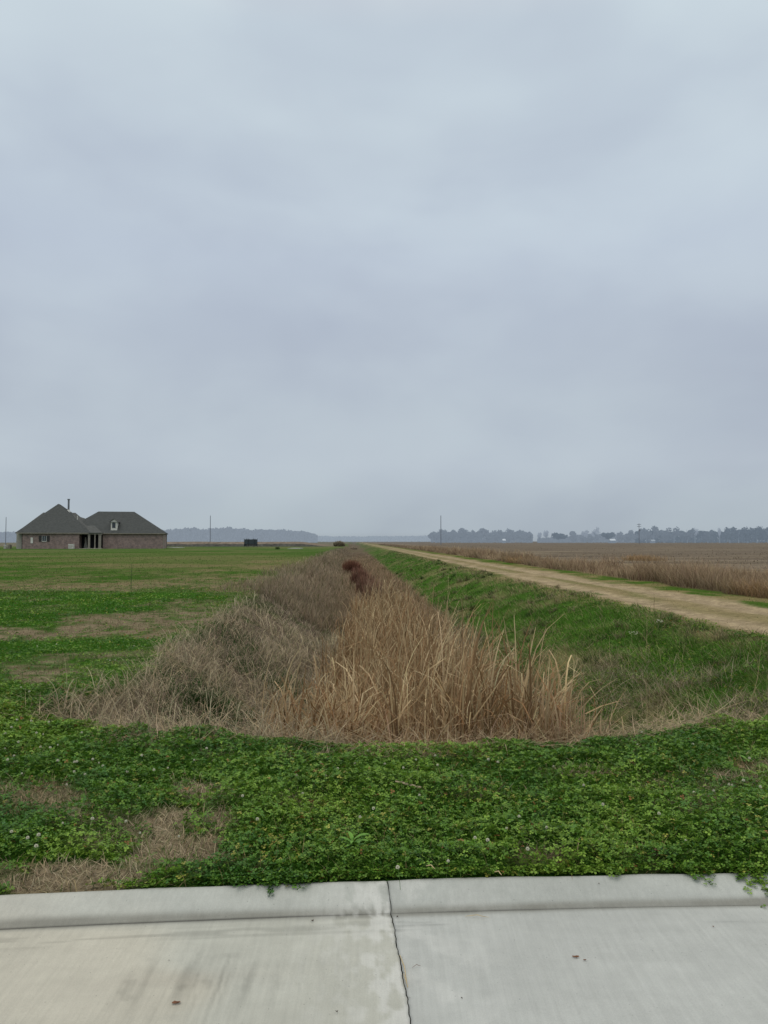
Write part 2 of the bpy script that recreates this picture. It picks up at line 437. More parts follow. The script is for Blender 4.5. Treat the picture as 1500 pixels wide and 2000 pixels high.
# ------------------------------------------------------------------ blade scatter
def blades(P, h, w, az, lean, curve, c0, c1, seg=3, face=None, tip=.12, r=None, pw=1.4):
    n = len(P)
    if face is None: face = az+PI/2+r.normal(0, .7, n)
    side = np.stack([np.cos(face), np.sin(face), np.zeros(n)], 1)
    d = np.stack([np.cos(az), np.sin(az), np.zeros(n)], 1)
    pts = [P.copy()]; p = P.copy()
    for k in range(seg):
        t = (k+.5)/seg
        th = lean+curve*t**pw
        p = p+(h/seg)[:, None]*(np.sin(th)[:, None]*d+np.cos(th)[:, None]*np.array([0, 0, 1.]))
        pts.append(p)
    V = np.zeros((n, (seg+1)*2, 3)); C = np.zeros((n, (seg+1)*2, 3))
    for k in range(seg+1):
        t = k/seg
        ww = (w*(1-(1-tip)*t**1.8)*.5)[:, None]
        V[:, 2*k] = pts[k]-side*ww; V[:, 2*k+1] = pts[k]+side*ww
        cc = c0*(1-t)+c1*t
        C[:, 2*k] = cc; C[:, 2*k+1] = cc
    q = np.array([[2*k, 2*k+1, 2*k+3, 2*k+2] for k in range(seg)])
    Q = (q[None]+(np.arange(n)*(seg+1)*2)[:, None, None]).reshape(-1, 4)
    return V.reshape(-1, 3), Q, C.reshape(-1, 3)
def merge(name, parts, mat, label, cat, smooth=False):
    Vs, Qs, Cs, n = [], [], [], 0
    for V, Q, C in parts:
        Vs.append(V); Qs.append(Q+n); Cs.append(C); n += len(V)
    o = npmesh(name, np.vstack(Vs), np.vstack(Qs), mat, np.vstack(Cs), smooth)
    return tag(o, label, cat, kind='stuff')
def fan(r, n, y0, y1, p=1.5, tx=.72):
    """random ground points, thinner with distance"""
    a = 1-p
    y = (y0**a+r.rand(n)*(y1**a-y0**a))**(1/a) if abs(a) > 1e-6 else y0*(y1/y0)**r.rand(n)
    x = (r.rand(n)*2-1)*tx*(y+1.0)
    return x, y
def band(r, n, u0, u1, y0, y1, p=1.5):
    a = 1-p
    y = (y0**a+r.rand(n)*(y1**a-y0**a))**(1/a)
    u = u0+(u1-u0)*r.rand(n)
    return u-TU*y, y
def P3(x, y, dz=0.0): return np.stack([x, y, terrain(x, y)+dz], 1)
def vis(x, y, m=120):
    px, py = proj(x, y, 0*x)
    return (px > -m*2-60000/(y*y+60)) & (px < 1500+m*2+60000/(y*y+60))
def jit(r, c, n, s=.25, hue=.035):
    return np.clip(c*(1+r.normal(0, s, n))[:, None].clip(.35, 1.9)*(1+r.normal(0, hue, (n, 3))), .004, .9)

# ------------------------------------------------------------------ clover carpet
def leaf_template():
    V = []; Q = []
    for k in range(3):
        a = 2*PI*k/3
        pts = [(0.04, 0, 0), (.42, -.36, .10), (.82, -.36, .06), (.95, 0, -.02), (.82, .36, .06), (.42, .36, .10)]
        n = len(V)
        for x, y, z in pts:
            V.append((x*math.cos(a)-y*math.sin(a), x*math.sin(a)+y*math.cos(a), z))
        Q += [(n, n+1, n+2, n+3), (n, n+3, n+4, n+5)]
    return np.array(V), np.array(Q)
LT, LQ = leaf_template()
def leaves(r, P, size, C, tilt=.45):
    n = len(P)
    a = r.rand(n)*2*PI; b_ = r.normal(0, tilt, n); c_ = r.normal(0, tilt, n)-.22
    ca, sa = np.cos(a), np.sin(a)
    V = LT[None]*size[:, None, None]
    V = V*np.array([1, 1, 1.])[None, None]
    x = V[..., 0]*ca[:, None]-V[..., 1]*sa[:, None]; y = V[..., 0]*sa[:, None]+V[..., 1]*ca[:, None]; z = V[..., 2]
    x, z = x*np.cos(b_)[:, None]+z*np.sin(b_)[:, None], -x*np.sin(b_)[:, None]+z*np.cos(b_)[:, None]
    y, z = y*np.cos(c_)[:, None]-z*np.sin(c_)[:, None], y*np.sin(c_)[:, None]+z*np.cos(c_)[:, None]
    W = np.stack([x, y, z], -1)+P[:, None]
    Q = (LQ[None]+(np.arange(n)*len(LT))[:, None, None]).reshape(-1, 4)
    CC = np.repeat(C[:, None], len(LT), 1)*(1+r.normal(0, .07, (n, len(LT), 1)))
    return W.reshape(-1, 3), Q, CC.reshape(-1, 3)
def canopy(x, y):       # height of the clover cushion over the soil
    return .020+.085*sstep(.25, .75, fbm(x*2.4, y*2.4, 121, 3))+.02*vnoise(x*11, y*11, 122)
def clover_color(r, x, y, n, deep):
    g1 = lin(96, 136, 44); g2 = lin(138, 170, 64); g3 = lin(70, 114, 44)
    f = np.clip(fbm(x*1.4, y*1.4, 131, 3)+r.normal(0, .16, n), 0, 1)
    c = mixc(g1, g2, sstep(.4, .85, f)); c = mixc(c, g3, sstep(.45, .15, f))
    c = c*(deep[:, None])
    yl = (r.rand(n) < .012+.14*sstep(.56, .74, fbm(x*3, y*3, 133, 3)))
    c = np.where(yl[:, None], lin(172, 172, 80)*(.55+.5*r.rand(n))[:, None], c)
    br = r.rand(n) < .008
    c = np.where(br[:, None], lin(150, 108, 60)[None], c)
    return c*(1+r.normal(0, .10, n))[:, None].clip(.6, 1.4)
def clover_on(x, y):
    s = ditch_s(x, y)[0]
    return (s < .05+.10*(vnoise(x*3, y*3, 7)-.5)) & (y > kerb_y(x)-.005) & (U(x, y) < 6.3)
r = R(11); parts = []
n = 250000
x = (r.rand(n)*2-1)*4.6; y = 3.1+r.rand(n)**1.15*4.4
ok = clover_on(x, y) & (r.rand(n) > dryness(x, y)*1.15-.03) & (np.abs(x) < .60*(y+.8))
x, y = x[ok], y[ok]; n = len(x)
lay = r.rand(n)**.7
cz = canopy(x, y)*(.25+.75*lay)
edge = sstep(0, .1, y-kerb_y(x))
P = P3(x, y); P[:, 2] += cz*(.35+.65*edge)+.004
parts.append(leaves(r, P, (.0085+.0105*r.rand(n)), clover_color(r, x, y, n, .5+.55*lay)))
# trailing stolons spilling over the kerb
def spill(cx, wid, reach, m):
    x0, _ = G(cx, 1715, 0)
    x = x0+r.normal(0, 1, m)*wid; yy = kerb_y(x)+.03-np.abs(r.normal(0, 1, m))*reach*np.exp(-((x-x0)/wid)**2*.6)*(.4+.8*vnoise(x*22, x*0, 17))
    z = prof(np.maximum(kerb_y(x)-yy, 0))+.008+r.rand(m)*.03*sstep(-.12, 0.02, yy-kerb_y(x))
    return leaves(r, np.stack([x, yy, z], 1), .010+.008*r.rand(m), clover_color(r, x, yy, m, .7+.4*r.rand(m)), .35)
parts += [spill(540, .15, .05, 1700), spill(470, .10, .03, 600), spill(600, .08, .035, 500), spill(720, .1, .02, 250), spill(640, .12, .012, 120), spill(820, .3, .008, 200), spill(1205, .05, .06, 90), spill(1130, .15, .02, 260),
          spill(1370, .10, .05, 380), spill(1480, .10, .08, 520), spill(1000, .25, .008, 160), spill(250, .06, .01, 60)]
# carpet further off, left of the ditch and on the right bank shoulder
n = 150000
x, y = fan(r, n, 5.6, 28, 1.5, .62)
dd = dryness(x, y)
ok = (clover_on(x, y)) & (r.rand(n) > dd*1.2) & (r.rand(n) < .6+.6*fbm(x*.5, y*.5, 135, 3)) & ((x < -1) | (y > 7)) & (r.rand(n) < sstep(30, 14, y)+.25)
x, y = x[ok], y[ok]; n = len(x); lay = r.rand(n)
P = P3(x, y); P[:, 2] += canopy(x, y)*(.3+.7*lay)
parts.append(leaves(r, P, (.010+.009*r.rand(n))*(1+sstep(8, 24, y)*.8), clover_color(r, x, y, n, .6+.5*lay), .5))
merge('clover', parts, M_leaf, 'dense green clover leaves carpeting the verge and lawn', 'clover')

# ------------------------------------------------------------------ short grass, live and dead
r = R(21); parts = []
n = 170000                          # dry thatch patches
x = (r.rand(n)*2-1)*4.4; y = 3.1+r.rand(n)*4.6
dd = dryness(x, y)
ok = (r.rand(n) < dd*1.1+.05) & (ditch_s(x, y)[0] < .06) & (y > kerb_y(x)+.004) & (np.abs(x) < .6*(y+.8))
x, y = x[ok], y[ok]; n = len(x)
red = sstep(.55, .75, fbm(x*1.7, y*1.7, 141, 3))[:, None]*.8
c = jit(r, lin(200, 182, 148), n, .28)*(1-red)+jit(r, lin(180, 146, 98), n, .25)*red
c = np.where((r.rand(n) < .12)[:, None], jit(r, lin(70, 100, 44), n), c)
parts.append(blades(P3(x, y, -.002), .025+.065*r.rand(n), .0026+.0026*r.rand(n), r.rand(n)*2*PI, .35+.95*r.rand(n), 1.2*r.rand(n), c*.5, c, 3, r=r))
n = 16000                          # thin grass standing through the clover
x = (r.rand(n)*2-1)*4.4; y = 3.3+r.rand(n)*3.6
ok = clover_on(x, y) & (np.abs(x) < .6*(y+.8)) & (fbm(x*1.3, y*1.3, 145, 3) > .45); x, y = x[ok], y[ok]; n = len(x)
c = np.where((r.rand(n) < .3)[:, None], jit(r, lin(176, 156, 110), n, .2), jit(r, lin(110, 144, 66), n, .2))
parts.append(blades(P3(x, y), .05+.07*r.rand(n), .002+.0016*r.rand(n), r.rand(n)*2*PI, .1+.7*r.rand(n), 1.2*r.rand(n), c*.6, c, 3, r=r))
n = 70000                          # dry patches on the lawn
x, y = fan(r, n, 7.5, 70, 1.7, .62)
dd = dryness(x, y)
ok = (r.rand(n) < dd*1.1+.05) & (ditch_s(x, y)[0] < .06) & (U(x, y) < 6.2)
x, y = x[ok], y[ok]; n = len(x)
red = sstep(.48, .68, fbm(x*.5, y*.5, 142, 3))[:, None]*.8
c = jit(r, THATCH*.95, n, .2)*(1-red)+jit(r, lin(150, 116, 80), n, .22)*red
w = np.maximum(.003, y*.0005)
parts.append(blades(P3(x, y, -.002), .03+.05*r.rand(n), w*(.7+.6*r.rand(n)), r.rand(n)*2*PI, .3+.7*r.rand(n), .9*r.rand(n), c*.7, c, 2, r=r))
n = 110000                         # green lawn blades
x, y = fan(r, n, 6.5, 110, 1.55, .64)
dd = dryness(x, y)
ok = (r.rand(n) > dd*.9) & (ditch_s(x, y)[0] < .08) & (U(x, y) < 6.4) & (r.rand(n) < .35+.65*sstep(9, 20, y))
x, y = x[ok], y[ok]; n = len(x)
far = sstep(14, 45, y)
c = mixc(jit(r, lin(70, 116, 42), n, .2), jit(r, lin(98, 116, 60), n, .2), np.clip(far+(fbm(x*.4, y*.4, 143, 3)-.5)*1.2, 0, 1))
w = np.maximum(.004, y*.0005)
parts.append(blades(P3(x, y, -.003), (.035+.05*r.rand(n))*(1+.4*far), w*(.7+.6*r.rand(n)), r.rand(n)*2*PI, .2+.6*r.rand(n), .8*r.rand(n), c*.6, c, 2, r=r))
merge('grass', parts, M_blade, 'short grass, part green and part dead straw, covering the lawn', 'grass')

# ------------------------------------------------------------------ green bank right of the ditch
r = R(31); parts = []
n = 120000
x, y = band(r, n, 1.8, 6.9, 6.3, 120, 1.65)
s, sL, sR, sH = ditch_s(x, y)
u = U(x, y)
pt = fbm(x*.9, y*.9, 83, 4)
ok = (s > -.15) & (sR < .93+.25*(fbm(x*2, y*2, 151, 2)-.5)) & (r.rand(n) < 1.15-.8*sstep(.5, .8, pt)) & (sH > -.1)
x, y, pt, s, sR = x[ok], y[ok], pt[ok], s[ok], sR[ok]; n = len(x)
dryf = np.clip(sstep(.42, .70, pt)*.65+.08+.25*sstep(.75, .95, sR)+.45*sstep(.12, -.05, sR)+.12, 0, 1)
isd = r.rand(n) < dryf
c = np.where(isd[:, None], jit(r, lin(160, 148, 108), n, .22), jit(r, lin(96, 136, 52), n, .25))
tuft = fbm(x*2.2, y*2.2, 153, 3)
c = c*(.5+.95*sstep(.3, .7, tuft))[:, None]  # low spots between tufts darkened, their shadow painted into the blades
c = mixc(c, np.ones((n, 3))*lin(112, 116, 84), sstep(25, 110, y)*.5)
w = np.maximum(.0045, y*.00055)
h = (.05+.10*r.rand(n))*(.6+1.0*sstep(.3, .7, tuft))*(1-.5*sstep(.1, -.1, s))
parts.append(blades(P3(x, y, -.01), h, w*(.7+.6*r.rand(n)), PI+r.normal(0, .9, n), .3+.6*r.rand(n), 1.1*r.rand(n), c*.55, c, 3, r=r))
m = 420; kk = 46                   # tussocks standing out of the bank
tx_, ty_ = band(r, m, 2.3, 6.9, 6.4, 60, 1.5)
k_ = (ditch_s(tx_, ty_)[0] > -.12); tx_, ty_ = tx_[k_], ty_[k_]; m = len(tx_)
rad = .05+.12*r.rand(m)
x = np.repeat(tx_, kk)+np.repeat(rad, kk)*r.normal(0, .7, m*kk); y = np.repeat(ty_, kk)+np.repeat(rad, kk)*r.normal(0, .7, m*kk); n = len(x)
dr = np.repeat(r.rand(m) < .5, kk) ^ (r.rand(n) < .15)
c = np.where(dr[:, None], jit(r, lin(170, 156, 118), n, .2), jit(r, lin(78, 116, 46), n, .2))*np.repeat(.6+.6*r.rand(m), kk)[:, None]
parts.append(blades(P3(x, y, -.01), np.repeat(.12+.22*r.rand(m), kk)*(.5+.5*r.rand(n)), np.maximum(.005, y*.0006)*(.6+.7*r.rand(n)), r.rand(n)*2*PI, .1+.6*r.rand(n), .5+1.2*r.rand(n), c*.4, c, 4, r=r))
n = 16000                          # clover leaves through the bank grass
x, y = band(r, n, 2.6, 6.6, 6.3, 22, 1.6)
s, sL, sR, sH = ditch_s(x, y)
ok = (sR < .85) & (s > -.2) & (fbm(x*.9, y*.9, 83, 4) < .56)
x, y = x[ok], y[ok]; n = len(x)
P = P3(x, y, .02); P[:, 2] += .06*r.rand(n)
parts.append(leaves(r, P, (.014+.012*r.rand(n)), clover_color(r, x, y, n, .7+.4*r.rand(n)), .5))
# track verges
n = 45000
x, y = fan(r, n, 10, 130, 1.7, .62)
u = U(x, y); e, mid = track_w(x, y)
ok = ((u > 6.0) & (u < 11.4)) & (r.rand(n) < np.where(e > .5, mid*1.1+.05, .95))
x, y, e, u = x[ok], y[ok], e[ok], u[ok]; n = len(x)
isd = r.rand(n) < (.35+.45*(e > .3))+.3*sstep(.45, .65, fbm(x*.7, y*.7, 155, 3))-.2*(u > 9.6)
c = np.where(isd[:, None], jit(r, lin(162, 144, 104), n, .18), jit(r, lin(80, 116, 44), n, .25))
w = np.maximum(.004, y*.0005)
parts.append(blades(P3(x, y, -.004), (.03+.05*r.rand(n))*(1-.4*e), w*(.7+.6*r.rand(n)), r.rand(n)*2*PI, .3+.8*r.rand(n), .8*r.rand(n), c*.65, c, 2, r=r))
merge('bank_grass', parts, M_blade, 'tufted green grass on the ditch bank and track edges', 'grass')

# ------------------------------------------------------------------ dead matted weeds in the ditch
r = R(41); parts = []
G1, G2, G3 = lin(194, 178, 150), lin(152, 138, 114), lin(222, 206, 170)
def deadcol(r, n, x, y, warm=None):
    f = r.rand(n)
    c = mixc(jit(r, G2, n, .16, .03), jit(r, G1, n, .14, .03), sstep(.25, .75, f))
    c = np.where((f > .93)[:, None], jit(r, G3, n, .1, .02), c)
    return c
def greenpatch(x, y): return sstep(.48, .62, fbm(x*1.0+7, y*1.0, 161, 4))
n = 92000                          # left slope and head
x, y = band(r, n, -3.0, 3.4, 5.6, 26, 1.7)
s, sL, sR, sH = ditch_s(x, y); u = U(x, y)
gp = greenpatch(x, y)
ragged = (fbm(x*2.5, y*2.5, 163, 3)-.5)*.5
ok = (s+ragged*.3 > .0) & (r.rand(n) > gp*.75*(sL < .98)) & (sR > .75) & (r.rand(n) < np.where(u > 0, .55, 1)) & vis(x, y)
x, y, s, sL, u, gp, sH = x[ok], y[ok], s[ok], sL[ok], u[ok], gp[ok], sH[ok]; n = len(x)
c = deadcol(r, n, x, y)
c = mixc(c, jit(r, lin(170, 138, 108), n, .15), sstep(-.1, .7, u)*sstep(2.6, 1.9, u)*.6)
olive = (r.rand(n) < .16+.28*gp)
c = np.where(olive[:, None], jit(r, lin(104, 114, 70), n, .2), c)
cl = fbm(x*1.8, y*1.8, 165, 3)
h = (.10+.24*r.rand(n)**1.3)*(.5+.8*sstep(.3, .7, cl))*(.55+.45*sstep(0, .3, s))
w = np.maximum(.0042, y*.00058)*(.5+1.1*r.rand(n)**2)
c = c*(.62+.6*sstep(.3, .7, cl))[:, None]
azc = fbm(x*.9, y*.9, 167, 2)*4*PI
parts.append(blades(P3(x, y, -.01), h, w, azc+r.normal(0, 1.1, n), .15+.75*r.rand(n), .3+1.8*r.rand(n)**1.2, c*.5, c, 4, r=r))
n = 6500                          # coarser pale leaves arching out of the mat
x, y = band(r, n, -2.9, .6, 5.7, 20, 1.6)
s, sL, sR, sH = ditch_s(x, y); ok = (s > .0) & vis(x, y) & (fbm(x*1.8, y*1.8, 165, 3) > .38); x, y = x[ok], y[ok]; n = len(x)
c = jit(r, lin(206, 190, 156), n, .18)
parts.append(blades(P3(x, y), .2+.32*r.rand(n), np.maximum(.006, y*.0007)*(.6+.7*r.rand(n)), r.rand(n)*2*PI, .1+.7*r.rand(n), .8+1.8*r.rand(n), c*.5, c, 6, r.normal(0, .8, n), r=r, pw=2.2))
n = 15000                          # loose litter lying on the mat
x, y = band(r, n, -3.0, 4.6, 5.5, 18, 1.7)
s, sL, sR, sH = ditch_s(x, y)
ok = (s > -.05-.16*r.rand(n)**3*(fbm(x*2, y*0, 164, 2)*1.6)) & vis(x, y) & (sR > .45+.4*r.rand(n))
x, y = x[ok], y[ok]; n = len(x)
c = jit(r, lin(188, 168, 134), n, .2)
P = P3(x, y); P[:, 2] += .05+.22*r.rand(n)*sstep(0, .3, ditch_s(x, y)[0])
parts.append(blades(P, .12+.35*r.rand(n), .003+.004*r.rand(n), r.rand(n)*2*PI, 1.15+.6*r.rand(n), r.normal(0, .5, n), c*.8, c, 3, r=r))
n = 15000                          # undergrowth: green tufts in the gaps of the left slope
x, y = band(r, n, -2.6, .6, 6, 16, 1.4)
s, sL, sR, sH = ditch_s(x, y); gp = greenpatch(x, y)
ok = (s > .05) & (r.rand(n) < gp*1.2)
x, y = x[ok], y[ok]; n = len(x); c = jit(r, lin(50, 92, 36), n, .2)
parts.append(blades(P3(x, y), .10+.16*r.rand(n), .005+.004*r.rand(n), r.rand(n)*2*PI, .2+.6*r.rand(n), 1.2*r.rand(n), c*.5, c, 3, r=r))
n = 60000                          # far stretch of the ditch
x, y = band(r, n, -4.4, 2.9, 22, 170, 1.75)
s, sL, sR, sH = ditch_s(x, y); u = U(x, y)
ok = ((s > .0) | ((u < -2) & (r.rand(n) < .35*sstep(-4.6, -2.8, u+(fbm(x*.5, y*.5, 169, 3)-.5)*1.5)))) & (sR > .6)
x, y, u = x[ok], y[ok], u[ok]; n = len(x)
c = mixc(jit(r, lin(172, 154, 128), n, .18), jit(r, lin(176, 150, 120), n, .18), sstep(-1.5, 1, u))*(.6+.7*fbm(x*.9, y*.5, 166, 3))[:, None]
c = np.where((r.rand(n) < .12)[:, None], jit(r, lin(112, 112, 72), n, .2), c)
c = mixc(c, np.ones((n, 3))*lin(150, 136, 120), sstep(60, 170, y)*.6)
h = (.2+.45*r.rand(n))*(.6+.7*fbm(x*.6, y*.6, 168, 3))*(.6+.4*sstep(-3.5, -1.5, u))*sstep(230, 60, y)
parts.append(blades(P3(x, y, -.02), h, y*.00055*(.6+.8*r.rand(n)), r.rand(n)*2*PI, .05+.4*r.rand(n), .2+1.0*r.rand(n), c*.55, c, 3, r=r))
# dead weeds on the right bank: curved pale stalks
n = 4200
x, y = band(r, n, 2.4, 6.4, 6.2, 30, 1.5)
s, sL, sR, sH = ditch_s(x, y)
ok = (s > .02) & (r.rand(n) < .25+1.2*sstep(.45, .65, fbm(x*.8, y*.8, 83, 4))); x, y = x[ok], y[ok]; n = len(x)
c = jit(r, lin(176, 162, 118), n, .2)
parts.append(blades(P3(x, y), .15+.38*r.rand(n)**1.5, .003+.002*r.rand(n), r.rand(n)*2*PI, .1+1.0*r.rand(n), .4+1.1*r.rand(n), c*.8, c, 5, r=r))
# matted drifts of dead growth where bank meets the head of the ditch
for (cx, cy, z, wx, wy, m) in ((1260, 1390, -.35, .75, .5, 3200), (1440, 1370, -.2, .8, .5, 2600), (1180, 1345, -.7, .5, .7, 2000), (1330, 1330, -.4, .5, .35, 900)):
    x0, y0 = G(cx, cy, z)
    x = x0+r.normal(0, wx, m); y = y0+r.normal(0, wy, m)
    k = ditch_s(x, y)[0] > .0; x, y = x[k], y[k]; m2 = len(x)
    c = deadcol(r, m2, x, y)
    parts.append(blades(P3(x, y, .0), .12+.32*r.rand(m2), .003+.004*r.rand(m2), r.rand(m2)*2*PI, .5+.9*r.rand(m2), .9*r.rand(m2), c*.55, c, 4, r=r))
merge('dead_weeds', parts, M_dry, 'matted grey brown dead weeds filling the ditch', 'dead weeds')

# ------------------------------------------------------------------ cattail stand
r = R(51); parts = []
def cattail_zone(x, y):
    u = U(x, y)
    w = (fbm(x*1.2, y*1.2, 171, 3)-.5)*1.0
    a = sstep(-.75, -.1, u+w-.02*(y-6))*sstep(2.0, 1.7, u+w*.35)
    return a*(y > 6.1+.25*(fbm(x*3, x*0, 172, 2)))*sstep(34, 18, y)
n = 1500                            # clumps, each with several upright leaves
x, y = band(r, n, -.9, 2.9, 6.2, 30, 1.35)
ok = r.rand(n) < cattail_zone(x, y)*(.35+.9*sstep(.35, .6, fbm(x*2, y*2, 173, 2))); x, y = x[ok], y[ok]
k = 6
bx = np.repeat(x, k)+r.normal(0, .035, len(x)*k); by = np.repeat(y, k)+r.normal(0, .035, len(x)*k); n = len(bx)
hh = np.repeat((1.15+.60*r.rand(len(x)))*(.75+.35*sstep(-.3, .8, U(x, y)))*(1-.22*sstep(11, 26, y))*(1-.25*sstep(7.4, 6.3, y))*(1-.38*sstep(1.4, 2.1, U(x, y)+.6*(r.rand(len(x))-.5))), k)*(.55+.45*r.rand(n)**.7)
az = np.repeat(r.rand(len(x))*2*PI, k)+r.normal(0, 1.2, n)
az = np.where(r.rand(n) < .45, r.normal(.1, .8, n), az)
f = r.rand(n)
c0 = mixc(jit(r, lin(88, 69, 50), n, .2, .015), jit(r, lin(150, 118, 82), n, .18, .015), f)  # brown leaf bases, darkened to paint the shade inside the stand
c1 = mixc(jit(r, lin(168, 136, 98), n, .18, .015), jit(r, lin(228, 206, 162), n, .1, .015), sstep(.3, .95, f))
w = np.maximum(.019, by*.0012)*(.5+.8*r.rand(n))
bend = np.where(r.rand(n) < .6, 1.3+2.2*r.rand(n), .1+.8*r.rand(n))
sh = np.repeat(.62+.6*r.rand(len(x)), k)[:, None]
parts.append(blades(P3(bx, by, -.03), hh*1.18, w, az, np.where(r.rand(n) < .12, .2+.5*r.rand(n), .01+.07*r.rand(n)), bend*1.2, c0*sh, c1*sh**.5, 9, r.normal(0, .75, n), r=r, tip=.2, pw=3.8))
n = 9500                            # broken and fallen leaves between the stems
x, y = band(r, n, -.9, 3.0, 6.0, 18, 1.5)
ok = r.rand(n) < cattail_zone(x, y)+.3*(y < 7)*(U(x, y) > -.2)*(U(x, y) < 1.9); x, y = x[ok], y[ok]; n = len(x)
c = mixc(jit(r, lin(150, 112, 74), n, .2), jit(r, lin(206, 180, 138), n, .12), r.rand(n)**1.5)
P = P3(x, y); P[:, 2] += .5*r.rand(n)**1.4
parts.append(blades(P, .2+.55*r.rand(n), .008+.010*r.rand(n), r.rand(n)*2*PI, .55+1.0*r.rand(n), r.normal(0, .9, n), c*.8, c, 3, r=r))
n = 2600                            # pale short stems at the front rim
x, y = band(r, n, -1.0, 2.5, 5.85, 7.4, 1.1)
ok = (ditch_s(x, y)[3] > .1) & (r.rand(n) < sstep(-1, 0, U(x, y))*sstep(2.4, 1.8, U(x, y))); x, y = x[ok], y[ok]; n = len(x)
c = jit(r, lin(184, 158, 124), n, .2)
parts.append(blades(P3(x, y), .15+.45*r.rand(n), .005+.007*r.rand(n), r.rand(n)*2*PI, .1+.9*r.rand(n)**2, .2+1.1*r.rand(n), c*.6, c, 4, r=r))
merge('reeds', parts, M_dry, 'stand of tan dead cattail reeds growing in the ditch', 'reeds')
# slender blond reeds arching above the rest at the right edge: each one told apart in the photo
for i, (px, pt_, Y, lean, lab) in enumerate([
        (1042, 1178, 9.8, .05, 'tall blond reed leaf arching highest at the right of the stand'),
        (1062, 1222, 8.6, .10, 'tall arching reed leaf with bent pale tip beside the green bank'),
        (1020, 1196, 10.5, .12, 'pale slender reed leaf leaning right behind the tallest one'),
        (888, 1133, 15.5, .08, 'distant thin reed rising alone against the green bank'),
        (690, 1262, 8.6, .12, 'lone thin reed leaf arching at the left edge of the stand'),
        (1118, 1314, 8.2, .15, 'short pale reed with drooping tip right of the stand')]):
    X, Yy, Zt = at(px, pt_, Y)
    zb = float(terrain(np.array([X-.25]), np.array([Y]))[0])
    m = 3
    P = np.array([[X-.22-.03*k, Y+.02*k, zb] for k in range(m)])
    H = (Zt-zb)*np.array([1.2, 1.04, .92])
    cc0 = np.tile(lin(148, 112, 68), (m, 1)); cc1 = np.tile(lin(212, 190, 132), (m, 1))
    V, Q, C = blades(P, H, np.full(m, .015), np.array([0, .4, -.5]), np.full(m, lean), np.array([1.9, 1.5, 2.2]), cc0, cc1, 12, np.array([.9, 1.2, .6]), .15, pw=3.0)
    base = P[0].copy(); o = npmesh('reed', V-base, Q, M_dry, C); o.location = base
    tag(o, lab, 'reed', 'single reeds standing clear of the mass')

# ------------------------------------------------------------------ weeds beyond the track, and field litter
r = R(61); parts = []
n = 70000
x, y = band(r, n, 10.9, 15.5, 15, 330, 1.75)
u = U(x, y); wd = (fbm(x*.4, y*.4, 91, 3)-.5)*1.2
cl = fbm(x*.5, y*.25, 181, 3)
ok = (u+wd > 11.2) & (r.rand(n) < .25+1.1*sstep(.3, .6, cl)) & (r.rand(n) < sstep(16.5, 13, u+wd))
x, y, u, cl = x[ok], y[ok], u[ok], cl[ok]; n = len(x)
c = mixc(jit(r, lin(192, 170, 136), n, .16), jit(r, lin(154, 130, 106), n, .18), r.rand(n))*(.75+.5*fbm(x*.7, y*.4, 182, 3))[:, None]
c = np.where((r.rand(n) < .05)[:, None], jit(r, lin(110, 84, 66), n), c)
c = mixc(c, np.ones((n, 3))*lin(138, 126, 112), sstep(60, 300, y)*.75)
tall = sstep(14, 30, y)*sstep(.38, .62, cl)
h = (.14+.25*r.rand(n))+tall*(.3+.6*r.rand(n)**2)
h = h*(1-.35*sstep(60, 250, y))
parts.append(blades(P3(x, y, -.02), h, np.maximum(.004, y*.0005)*(.6+.8*r.rand(n)), r.rand(n)*2*PI, .05+.6*r.rand(n), .1+1.0*r.rand(n), c*.6, c, 3, r=r))
for (cx, cy, m, wx) in ((985, 1100, 1600, 1.1), (1255, 1095, 700, .8), (1480, 1165, 1500, .6), (1440, 1135, 900, 1.0), (855, 1090, 500, 1.5)):
    x0, y0 = G(cx, cy, 0)
    x = x0+r.normal(0, wx, m); y = y0+r.normal(0, wx*1.2, m)
    k = U(x, y) > 11; x, y = x[k], y[k]; m2 = len(x)
    c = jit(r, lin(178, 148, 108), m2, .14)
    parts.append(blades(P3(x, y), .25+.45*r.rand(m2), np.maximum(.005, y*.0005), r.rand(m2)*2*PI, .05+.5*r.rand(m2), .6+.9*r.rand(m2), c*.55, c, 4, r=r))
merge('field_weeds', parts, M_dry, 'fringe of dry tan weeds between dirt track and ploughed field', 'weeds')
parts = []
n = 52000
x, y = fan(r, n, 20, 420, 1.8, .62)
u = U(x, y)
ok = (u > 14) & (fbm(x*.06, y*.5, 95, 4) > .36+.2*r.rand(n)); x, y = x[ok], y[ok]; n = len(x)
c = mixc(jit(r, lin(150, 134, 112), n, .16), jit(r, lin(98, 84, 72), n, .2), (r.rand(n) < .45)*1.0)
c = mixc(c, np.ones((n, 3))*lin(132, 120, 108), sstep(80, 400, y)*.7)
parts.append(blades(P3(x, y, -.01), .05+.16*r.rand(n), np.maximum(.012, y*.0009)*(.6+.8*r.rand(n)), r.rand(n)*2*PI, .6+.9*r.rand(n), .6*r.rand(n), c*.7, c, 2, r=r))
merge('crop_stubble', parts, M_dry, 'broken crop stubble strewn over the brown ploughed field', 'stubble')

